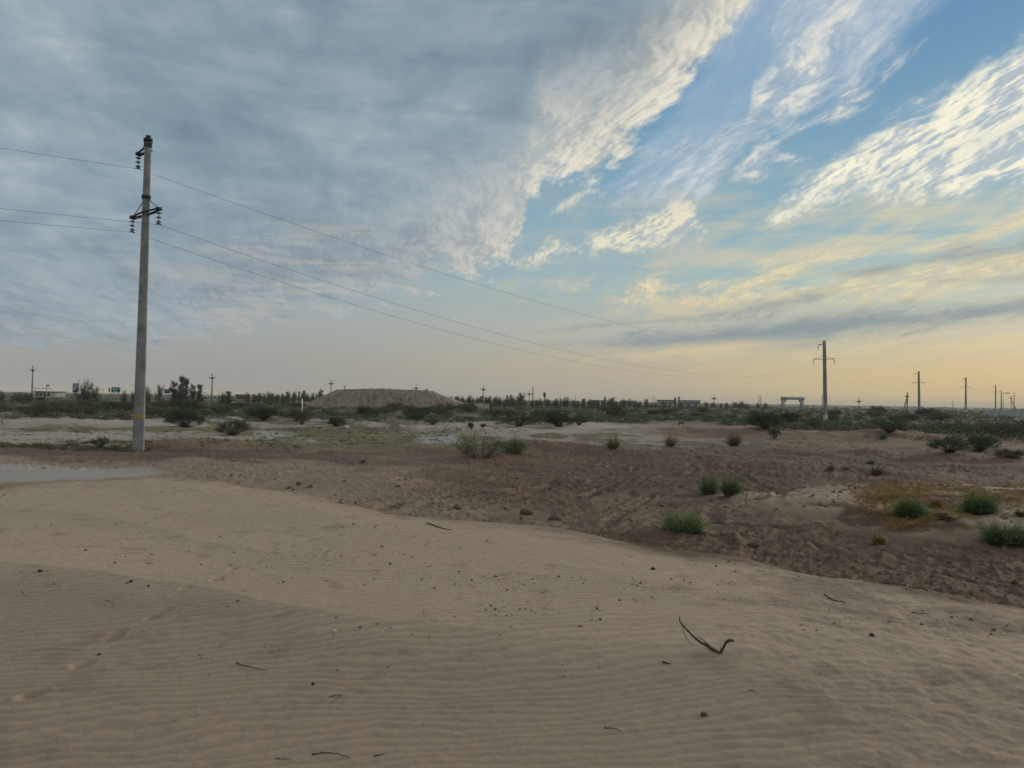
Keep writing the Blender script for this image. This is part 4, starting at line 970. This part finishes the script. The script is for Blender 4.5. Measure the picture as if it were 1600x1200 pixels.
for a, b, ylo, n, D in ((384, 500, 613.5, 26, 235), (690, 812, 618.5, 26, 245), (812, 1010, 624, 28, 265), (1010, 1200, 629.5, 16, 330)):
    for i in range(n):
        px = a + (b - a) * (i + rt.random()) / n; kind = 'poplar' if rt.random() < .3 else 'round'
        tree(px, ylo + rt.uniform(-2.5, 2) + (1.5 if px > 700 and px < 730 else 0), 626, D + rt.uniform(-15, 20), rt.uniform(8, 13) if kind == 'round' else rt.uniform(4, 6), kind, 'dark tree in the long belt on the horizon, one of many alike', 'trees of the horizon belt')

# the scrub mass nobody could count, from about 75 m to the far plain
def scatter(name, n, templ, gen, mat, seed):
    r = np.random.default_rng(seed); P, S, Hh = gen(r, n); n = len(P); Z = H(P[:, 0], P[:, 1], np.hypot(P[:, 0], P[:, 1]).mean() < 70); Vs = []; Fs = []; k = 0
    for i in range(n):
        V, Fq = templ[i % len(templ)]; a = r.uniform(0, 6.28); c, s_ = math.cos(a), math.sin(a)
        W = np.empty_like(V); W[:, 0] = (V[:, 0] * c - V[:, 1] * s_) * S[i] + P[i, 0]; W[:, 1] = (V[:, 0] * s_ + V[:, 1] * c) * S[i] + P[i, 1]; W[:, 2] = V[:, 2] * Hh[i] + Z[i] - min(.02, .12 * Hh[i])
        Vs.append(W); Fs.append(Fq + k); k += len(V)
    o = mesh_np(name, np.concatenate(Vs), [np.concatenate(Fs)], MT[mat]); return o
def blob(seed, n, leaf):
    r = np.random.default_rng(seed); nb = 9; c = r.normal(0, .42, (nb, 3)); c[:, 2] = r.uniform(.2, .75, nb); i = r.integers(0, nb, n); C = c[i] + r.normal(0, .18, (n, 3)); C[:, 2] = np.abs(C[:, 2]); return leafq(C, leaf, r)
FARB = [blob(300 + k, 190, .076) for k in range(6)]
def far_gen(lo, hi, edge, sz):
    def g_(r, n):
        a = r.uniform(R(-42), R(42), n); D = lo * (hi / lo) ** r.uniform(0, 1, n) ** .8; x, y = D * np.sin(a), D * np.cos(a)
        dens = fbm(x * .02, y * .02, 3, .55, 61); rightness = sst(a, R(2), R(14))
        keep = (dens > -.25 - 1.0 * rightness - .4 * sst(D, 130, 220)) & (D > edge + 25 * (1 - rightness) * r.uniform(.3, 1, n))
        keep &= ~((a > R(3)) & (a < R(18.5)) & (D < 90)) & ~((a > R(10)) & (a < R(15)) & (D < 106))
        x, y, D = x[keep], y[keep], D[keep]; m = len(x); s_ = sz * r.uniform(.5, 1.3, m) * (1 + .5 * sst(D, 150, 400) + 2.0 * sst(D, 400, 1500)); return np.stack([x, y], -1), s_, s_ * r.uniform(.36, .66, m)
    return g_
for nm, n, mat, sd_, lo, hi, ed, sz in (('scrub_belt', 6500, 'scrub', 71, 66, 600, 68, 1.0), ('scrub_belt', 3400, 'scrub_dark', 72, 75, 1500, 80, 1.1), ('scrub_belt', 2000, 'scrub_brown', 73, 58, 300, 60, .9)):
    o = scatter(nm, n, FARB, far_gen(lo, hi, ed, sz), mat, sd_)
    tag(o, {'scrub': 'grey-green belt of desert scrub filling the plain up to the horizon', 'scrub_dark': 'darkest green scrub of the far plain', 'scrub_brown': 'brownish scrub on the near side of the plain'}[mat], 'scrub', None, 'stuff')
# low weeds
TUFT = [strands(.3, 1, .8, 22, .030, 400 + k, .7, 2)[:2] for k in range(5)]
def weeds(zone, spread, sz, n, name, mat, label, seed):
    def g_(r, n):
        P_ = []
        for (x0, x1, y0, y1) in zone:
            for _ in range(n // len(zone)):
                px, py = r.uniform(x0, x1), r.uniform(y0, y1); p = on_plane(px, py, .35 if px > 1300 else .0) if True else 0
                if fbm(np.array([p[0] * .45]), np.array([p[1] * .45]), 2, .5, 66)[0] > spread: P_.append((p[0], p[1]))
        P_ = np.array(P_); m = len(P_); s_ = sz * r.uniform(.4, 1.4, m); return P_, s_, s_ * r.uniform(.5, 1, m)
    tag(scatter(name, n, TUFT, g_, mat, seed), label, 'weeds', None, 'stuff')
weeds([(1330, 1620, 736, 790), (1380, 1520, 755, 800), (1350, 1480, 740, 775), (1480, 1640, 740, 780)], -.35, .12, 5200, 'yellow_weeds', 'yellow_weed', 'yellow and orange dried weeds spread over the sandy bank', 81)
weeds([(-50, 480, 684, 697), (-50, 480, 669, 678), (400, 760, 668, 680), (560, 830, 664, 676), (0, 230, 688, 700), (-50, 240, 688, 702), (380, 700, 672, 690)], -.15, .19, 4200, 'olive_weeds', 'green_weed', 'low olive weeds in belts between the pale strips', 82)
weeds([(830, 1150, 668, 700), (1200, 1400, 690, 730), (1150, 1600, 720, 735)], .1, .10, 500, 'sparse_weeds', 'green_weed', 'sparse low weeds on the brown soil', 83)

# ------------------------------------------------------------------ clods, stones and sticks
def rock(seed, mat=None, squash=.6):
    r = np.random.default_rng(seed); import bmesh
    bm = bmesh.new(); bmesh.ops.create_icosphere(bm, subdivisions=2, radius=1)
    V = np.array([v.co[:] for v in bm.verts]); Fq = np.array([[v.index for v in f.verts] for f in bm.faces]); bm.free()
    n = 1 + .28 * perlin(V[:, 0] * 1.3 + seed, V[:, 1] * 1.3 + V[:, 2] * 2) + .15 * perlin(V[:, 0] * 3 + seed, V[:, 2] * 3 - V[:, 1] * 2); V = V * n[:, None] * [1, r.uniform(.6, .9), squash]; return V, Fq
ROCKS = [rock(500 + k) for k in range(6)]; RM = [mesh_np('clod', V, [Fq], MT['clod'], link=False, smooth=False) for V, Fq in ROCKS]
def clods(px0, px1, py0, py1, n, smin, smax, seed, zpl, keepf=None):
    r = np.random.default_rng(seed); pp_ = [on_plane(r.uniform(px0, px1), py0 + (py1 - py0) * r.uniform() ** (1.7 if zpl > .5 else 1.0), zpl) for _ in range(n)]; P_ = np.array([(p[0], p[1]) for p in pp_])
    _, _, s = zones(P_[:, 0], P_[:, 1]); k = (s > .3) if zpl > .5 else (s < -.6)
    k &= pan_mask(P_[:, 0], P_[:, 1]) < .2
    k &= fbm(P_[:, 0] * .6, P_[:, 1] * 1.1, 4, .65, 77) > r.uniform(-.35, .8, n)
    P_ = P_[k]; sz = smin * (smax / smin) ** (r.uniform(0, 1, len(P_)) ** 3.4); return P_, sz
def clod_gen(args):
    def g_(r, n):
        A = [clods(*a) for a in args]; P_ = np.concatenate([a[0] for a in A]); s_ = np.concatenate([a[1] for a in A]); return P_, s_, s_
    return g_
SM = [rock(520 + k) for k in range(5)]
def low(seed):
    r = np.random.default_rng(seed); V = np.array([(1, 0, 0), (.3, .9, 0), (-.8, .6, 0), (-.9, -.5, 0), (.2, -.9, 0), (.1, .1, .8), (.5, -.3, .6)]) + r.normal(0, .12, (7, 3)); Fq = np.array([(0, 1, 5), (1, 2, 5), (2, 3, 5), (3, 4, 5), (4, 6, 5), (4, 0, 6), (0, 5, 6)]); return V, Fq
LOW = [low(540 + k) for k in range(6)]
o = scatter('soil_crumbs', 0, LOW, clod_gen([(-50, 1700, 690, 960, 22000, .008, .10, 91, 0.0), (-100, 1700, 745, 1000, 5000, .003, .022, 92, ZD), (-50, 950, 880, 1060, 1200, .002, .011, 97, ZD), (0, 1650, 900, 1230, 700, .0012, .0045, 93, ZD), (900, 1700, 860, 1230, 3500, .0012, .005, 94, ZD), (350, 1700, 780, 980, 7000, .0025, .013, 96, ZD)]), 'clod', 95)
tag(o, 'countless dark soil crumbs strewn over sand and brown earth', 'soil crumbs', None, 'stuff')
k = 0
for px, py, s_, m, lb in ((1362, 995, .020, 'stone_dark', 'black pebble alone on the sand right of the dead branch'), (1020, 889, .026, 'stone_dark', 'small black lump on the sand left of the pale green shrub foot'), (522, 988, .016, 'stone_pale', 'small pale stone on the near sand, left of centre'),
                       (155, 1024, .014, 'stone_dark', 'small black pebble beside the footprints on the left'), (489, 1072, .016, 'stone_dark', 'brown pebble in the ripples left of the lower centre'), (622, 762, .07, 'clod', 'dark clod sticking out of the ruts left of centre'), (467, 758, .10, 'clod', 'dark clod at the rim of the sand, left'),
                       (823, 805, .16, 'clod', 'large dark clod at the rim of the sand, centre'), (867, 812, .15, 'clod', 'rounded clod right of the large one at the sand rim'), (715, 796, .13, 'clod', 'dark clod at the sand rim left of the large ones'), (1178, 853, .12, 'clod', 'dark clod heap at the sand rim right of the pale green shrub'),
                       (1100, 1118, .020, 'clod', 'crumbly dark clod on the near sand below the dead branch'), (1382, 787, .05, 'stone_dark', 'black lump at the foot of the bowl-shaped shrub'), (1562, 799, .045, 'stone_pale', 'white stone at the foot of the dome-shaped shrub'), (1443, 704, .10, 'stone_pale', 'white scrap of litter on the dark soil at the right'),
                       (541, 669, .22, 'stone_pale', 'white scrap of litter on the pale flat left of centre'), (1372, 674, .16, 'stone_pale', 'white lump on the far soil ridge at the right'), (1447, 640.5, .5, 'stone_pale', 'tiny bright white object in the scrub right of the third power pole'),
                       (205, 910, .018, 'stone_dark', 'dark lump on the crest of the sand lip, left'), (63, 893, .022, 'stone_dark', 'dark lump at the far left end of the sand lip'), (232, 917, .014, 'stone_dark', 'smaller lump on the crest right of the dark one'), (372, 940, .013, 'clod', 'brown crumb on the sand lip right of the footprints'),
                       (938, 969, .014, 'stone_dark', 'small black crumb left of the dead branch tip'), (968, 938, .012, 'stone_dark', 'tiny black speck further up from the branch tip'), (807, 750, .06, 'clod', 'clod between the wheel ruts, centre')):
    p = hit(px, py); me = RM[k % 6].copy(); k += 1; me.materials.clear(); me.materials.append(MT[m]); o = bpy.data.objects.new('clod' if m == 'clod' else 'stone', me)
    scene.collection.objects.link(o); o.location = (p[0], p[1], p[2] + s_ * .25); o.scale = (s_,) * 3; o.rotation_euler = (0, 0, px); tag(o, lb, 'clod' if m == 'clod' else 'stone')
def stick(pts, rad, name, label, mat='deadwood', lift=None):
    P_ = [hit(a, b) for a, b in pts]; P_ = np.array([p + np.array([0, 0, (lift[i] if lift else 0) + .004]) for i, p in enumerate(P_)])
    # resample with a little crookedness
    t = np.linspace(0, len(P_) - 1, 6 * len(P_)); Q = np.stack([np.interp(t, np.arange(len(P_)), P_[:, c]) for c in range(3)], -1); Q += np.random.default_rng(int(pts[0][0])).normal(0, .0018, Q.shape)
    rr = np.interp(t, [0, len(P_) - 1], [rad, rad * .35]); return tag(MB().tube(Q, rr, 6).build(name, MT[mat], smooth=True), label, 'stick')
for pts, r_, lb in (([(369, 1037), (392, 1044), (418, 1050)], .0035, 'thin straight stick on the rippled sand, lower left'), ([(487, 1183), (505, 1178), (525, 1180), (548, 1186)], .004, 'bowed dark twig at the bottom edge left of centre'), ([(430, 1188), (455, 1189)], .003, 'short dark twig at the bottom edge, left of the bowed one'),
                   ([(515, 1091), (535, 1089), (518, 1102)], .0025, 'small V-shaped twig left of the lower centre'), ([(1035, 1036), (1048, 1039)], .006, 'short black stub of wood left below the dead branch'), ([(1288, 929), (1300, 937), (1322, 943)], .008, 'crooked stick lying on the sand at the right'),
                   ([(1415, 921), (1420, 916), (1417, 922), (1426, 923)], .006, 'small hooked twig on the sand near the soil edge, right'), ([(1448, 925), (1468, 926), (1482, 931)], .006, 'thin pale stick right of the hooked twig'), ([(1465, 909), (1495, 908), (1523, 914)], .010, 'long thin stick on the soil edge at the right'),
                   ([(945, 1139), (958, 1141), (970, 1145)], .003, 'small pale twig low in the picture, right of centre'), ([(412, 1010), (424, 1020), (435, 1027)], .0015, 'hair-thin twig on the ripples left of centre'), ([(668, 818), (690, 826), (706, 829)], .010, 'dark stick lying at the sand rim left of centre'),
                   ([(164, 939), (177, 943), (178, 953)], .002, 'fine curved root on the ripples, far left'), ([(33, 924), (38, 931), (48, 935)], .002, 'fine root thread near the left edge'), ([(228, 882), (240, 881)], .004, 'short stick lying beyond the sand lip, left'), ([(1425, 957), (1440, 960), (1450, 960)], .004, 'short stick near the right edge of the sand'),
                   ([(1170, 1080), (1188, 1086)], .003, 'dark splinter right of the lower centre'), ([(585, 1183), (606, 1178)], .003, 'short twig at the bottom edge right of the bowed one'), ([(505, 866), (520, 858)], .004, 'thin stick beyond the footprints')):
    stick(pts, r_, 'stick', lb)
def branch():
    base = hit(1122, 1022); D = base[1]
    t = thing('dead_branch', 'forked dry branch half buried in the rippled sand, two limbs rising from one root', 'branch', base)
    def L(pts, rad, n=8):
        P_ = []
        for px, py, dd in pts: q = at(px, py, D + dd); P_.append(q - base)
        P_ = np.array(P_); tt = np.linspace(0, len(P_) - 1, 7 * len(P_)); Q = np.stack([np.interp(tt, np.arange(len(P_)), P_[:, c]) for c in range(3)], -1)
        Q[1:-1] = (Q[:-2] + Q[1:-1] * 2 + Q[2:]) / 4; rr = np.interp(tt, np.arange(len(P_)), rad); rr = rr * .8 * (1 + .12 * np.sin(tt * 9)); return MB().tube(Q, rr, n)
    L([(1126, 1024, 0), (1118, 1017, .02), (1105, 1009, .05), (1095, 1004, .08), (1085, 996, .12), (1075, 986, .16), (1067, 977, .19), (1062.5, 971, .21), (1061.5, 963, .22)], [.015, .016, .012, .010, .009, .008, .007, .006, .004]).build('long_limb', MT['deadwood'], t, smooth=True)
    L([(1122, 1024, 0), (1128, 1017, .0), (1130, 1012, -.01), (1135, 1003, -.02), (1141, 1000, -.03), (1147, 1001.5, -.04)], [.016, .010, .010, .011, .012, .007]).build('short_limb', MT['deadwood'], t, smooth=True)
    L([(1109, 1010, .04), (1102, 1003, .05), (1096, 998, .07), (1091, 995, .08)], [.006, .005, .004, .002], 5).build('twig', MT['deadwood'], t)
    L([(1065, 978, .19), (1069, 990, .17), (1074, 1000, .15), (1082, 1007, .14), (1088, 1009, .14)], [.003, .003, .0025, .002, .0015], 5).build('twig', MT['deadwood'], t)
    L([(1126, 1016, 0), (1125, 1000, 0)], [.0025, .001], 4).build('twig', MT['deadwood'], t)
    L([(1137, 1002, -.02), (1139, 995, -.02)], [.0025, .001], 4).build('twig', MT['deadwood'], t)
branch()
# small dry brushwood pile
def brush(px, py, wpx, hpx, label, seed):
    p = hit(px, py); D = p[1]; w = wpx / F * D / 2; h = hpx / F * D; r = np.random.default_rng(seed); m = MB()
    for k in range(46):
        a = r.uniform(0, 6.28); c = r.normal(0, .35, 2) * w; L = w * r.uniform(.25, .6); e = np.array([math.cos(a) * L, math.sin(a) * L, r.uniform(-.2, .5) * h]); z = r.uniform(.05, .8) * h
        m.tube([np.array([c[0], c[1], z]) - e * .5, np.array([c[0], c[1], z]) + r.normal(0, .02, 3), np.array([c[0], c[1], z]) + e * .5], [.008, .006, .003], 4, False)
    o = m.build('brushwood', MT['deadwood']); o.location = p; tag(o, label, 'brushwood')
brush(1474, 812, 32, 11, 'low heap of dry dark brushwood between the two dark green shrubs on the bank', 61)

# the black dog
def dog():
    p = hit(1063, 665.5); s_ = 10.5 / F * p[1] / .95; t = thing('dog', 'black dog walking right with head lowered on the pale ground beyond the soil', 'dog', p, 0); t.scale = (s_,) * 3; z = 0; p = p * 0
    V = [(0, 0, .42), (.18, 0, .44), (.34, 0, .43), (.42, 0, .50), (.50, 0, .52), (.60, 0, .47), (-.14, 0, .46), (-.20, 0, .42), (-.30, 0, .36), (-.38, 0, .34)]
    E = [(0, 1), (1, 2), (2, 3), (3, 4), (4, 5), (0, 6), (6, 7), (7, 8), (8, 9)]; Rr = [.11, .12, .105, .07, .065, .03, .10, .07, .022, .014]
    for j, (sx, sy, dx_) in enumerate(((2, .07, .05), (2, -.07, -.04), (6, .07, -.06), (6, -.07, .06))):
        b = len(V); bx = V[sx][0]
        if sx == 2: V += [(bx, sy, .32), (bx + dx_ * .4, sy, .17), (bx + dx_, sy, .02), (bx + dx_ + .04, sy, .015)]
        else: V += [(bx, sy, .32), (bx + dx_ * .3 + .05, sy, .24), (bx + dx_ - .03, sy, .13), (bx + dx_, sy, .02)]
        E += [(sx, b), (b, b + 1), (b + 1, b + 2), (b + 2, b + 3)]; Rr += [.055, .032, .022, .02]
    b = len(V); V += [(.49, .05, .58), (.49, -.05, .58)]; E += [(4, b), (4, b + 1)]; Rr += [.018, .018]
    me = bpy.data.meshes.new('body'); me.from_pydata(V, E, []); o = bpy.data.objects.new('body', me); scene.collection.objects.link(o); o.parent = t; me.materials.append(MT['black_fur'])
    sk = o.modifiers.new('skin', 'SKIN'); sk.use_smooth_shade = True
    for i, r_ in enumerate(Rr): me.skin_vertices[0].data[i].radius = (r_, r_)
    me.skin_vertices[0].data[0].use_root = True; o.modifiers.new('sub', 'SUBSURF').levels = 1
    MB().tube([(-.36, 0, .34), (-.44, 0, .30), (-.50, 0, .28)], [.016, .022, .008], 6).build('tail_tip', MT['pale_fur'], t)
dog()
# ------------------------------------------------------------------ evening dust in the air
def haze():
    m = bpy.data.materials.new('thin_haze'); m.use_nodes = True; nt = m.node_tree; nt.nodes.clear()
    v = nt.nodes.new('ShaderNodeVolumePrincipled'); v.inputs['Color'].default_value = (.90, .87, .80, 1); v.inputs['Density'].default_value = .00021
    o_ = nt.nodes.new('ShaderNodeOutputMaterial'); nt.links.new(v.outputs[0], o_.inputs['Volume'])
    o = MB().box((0, 0, 12), (17000, 17000, 38)).build('haze', m); o['kind'] = 'stuff'; o['label'] = 'thin evening haze over the plain'
haze()
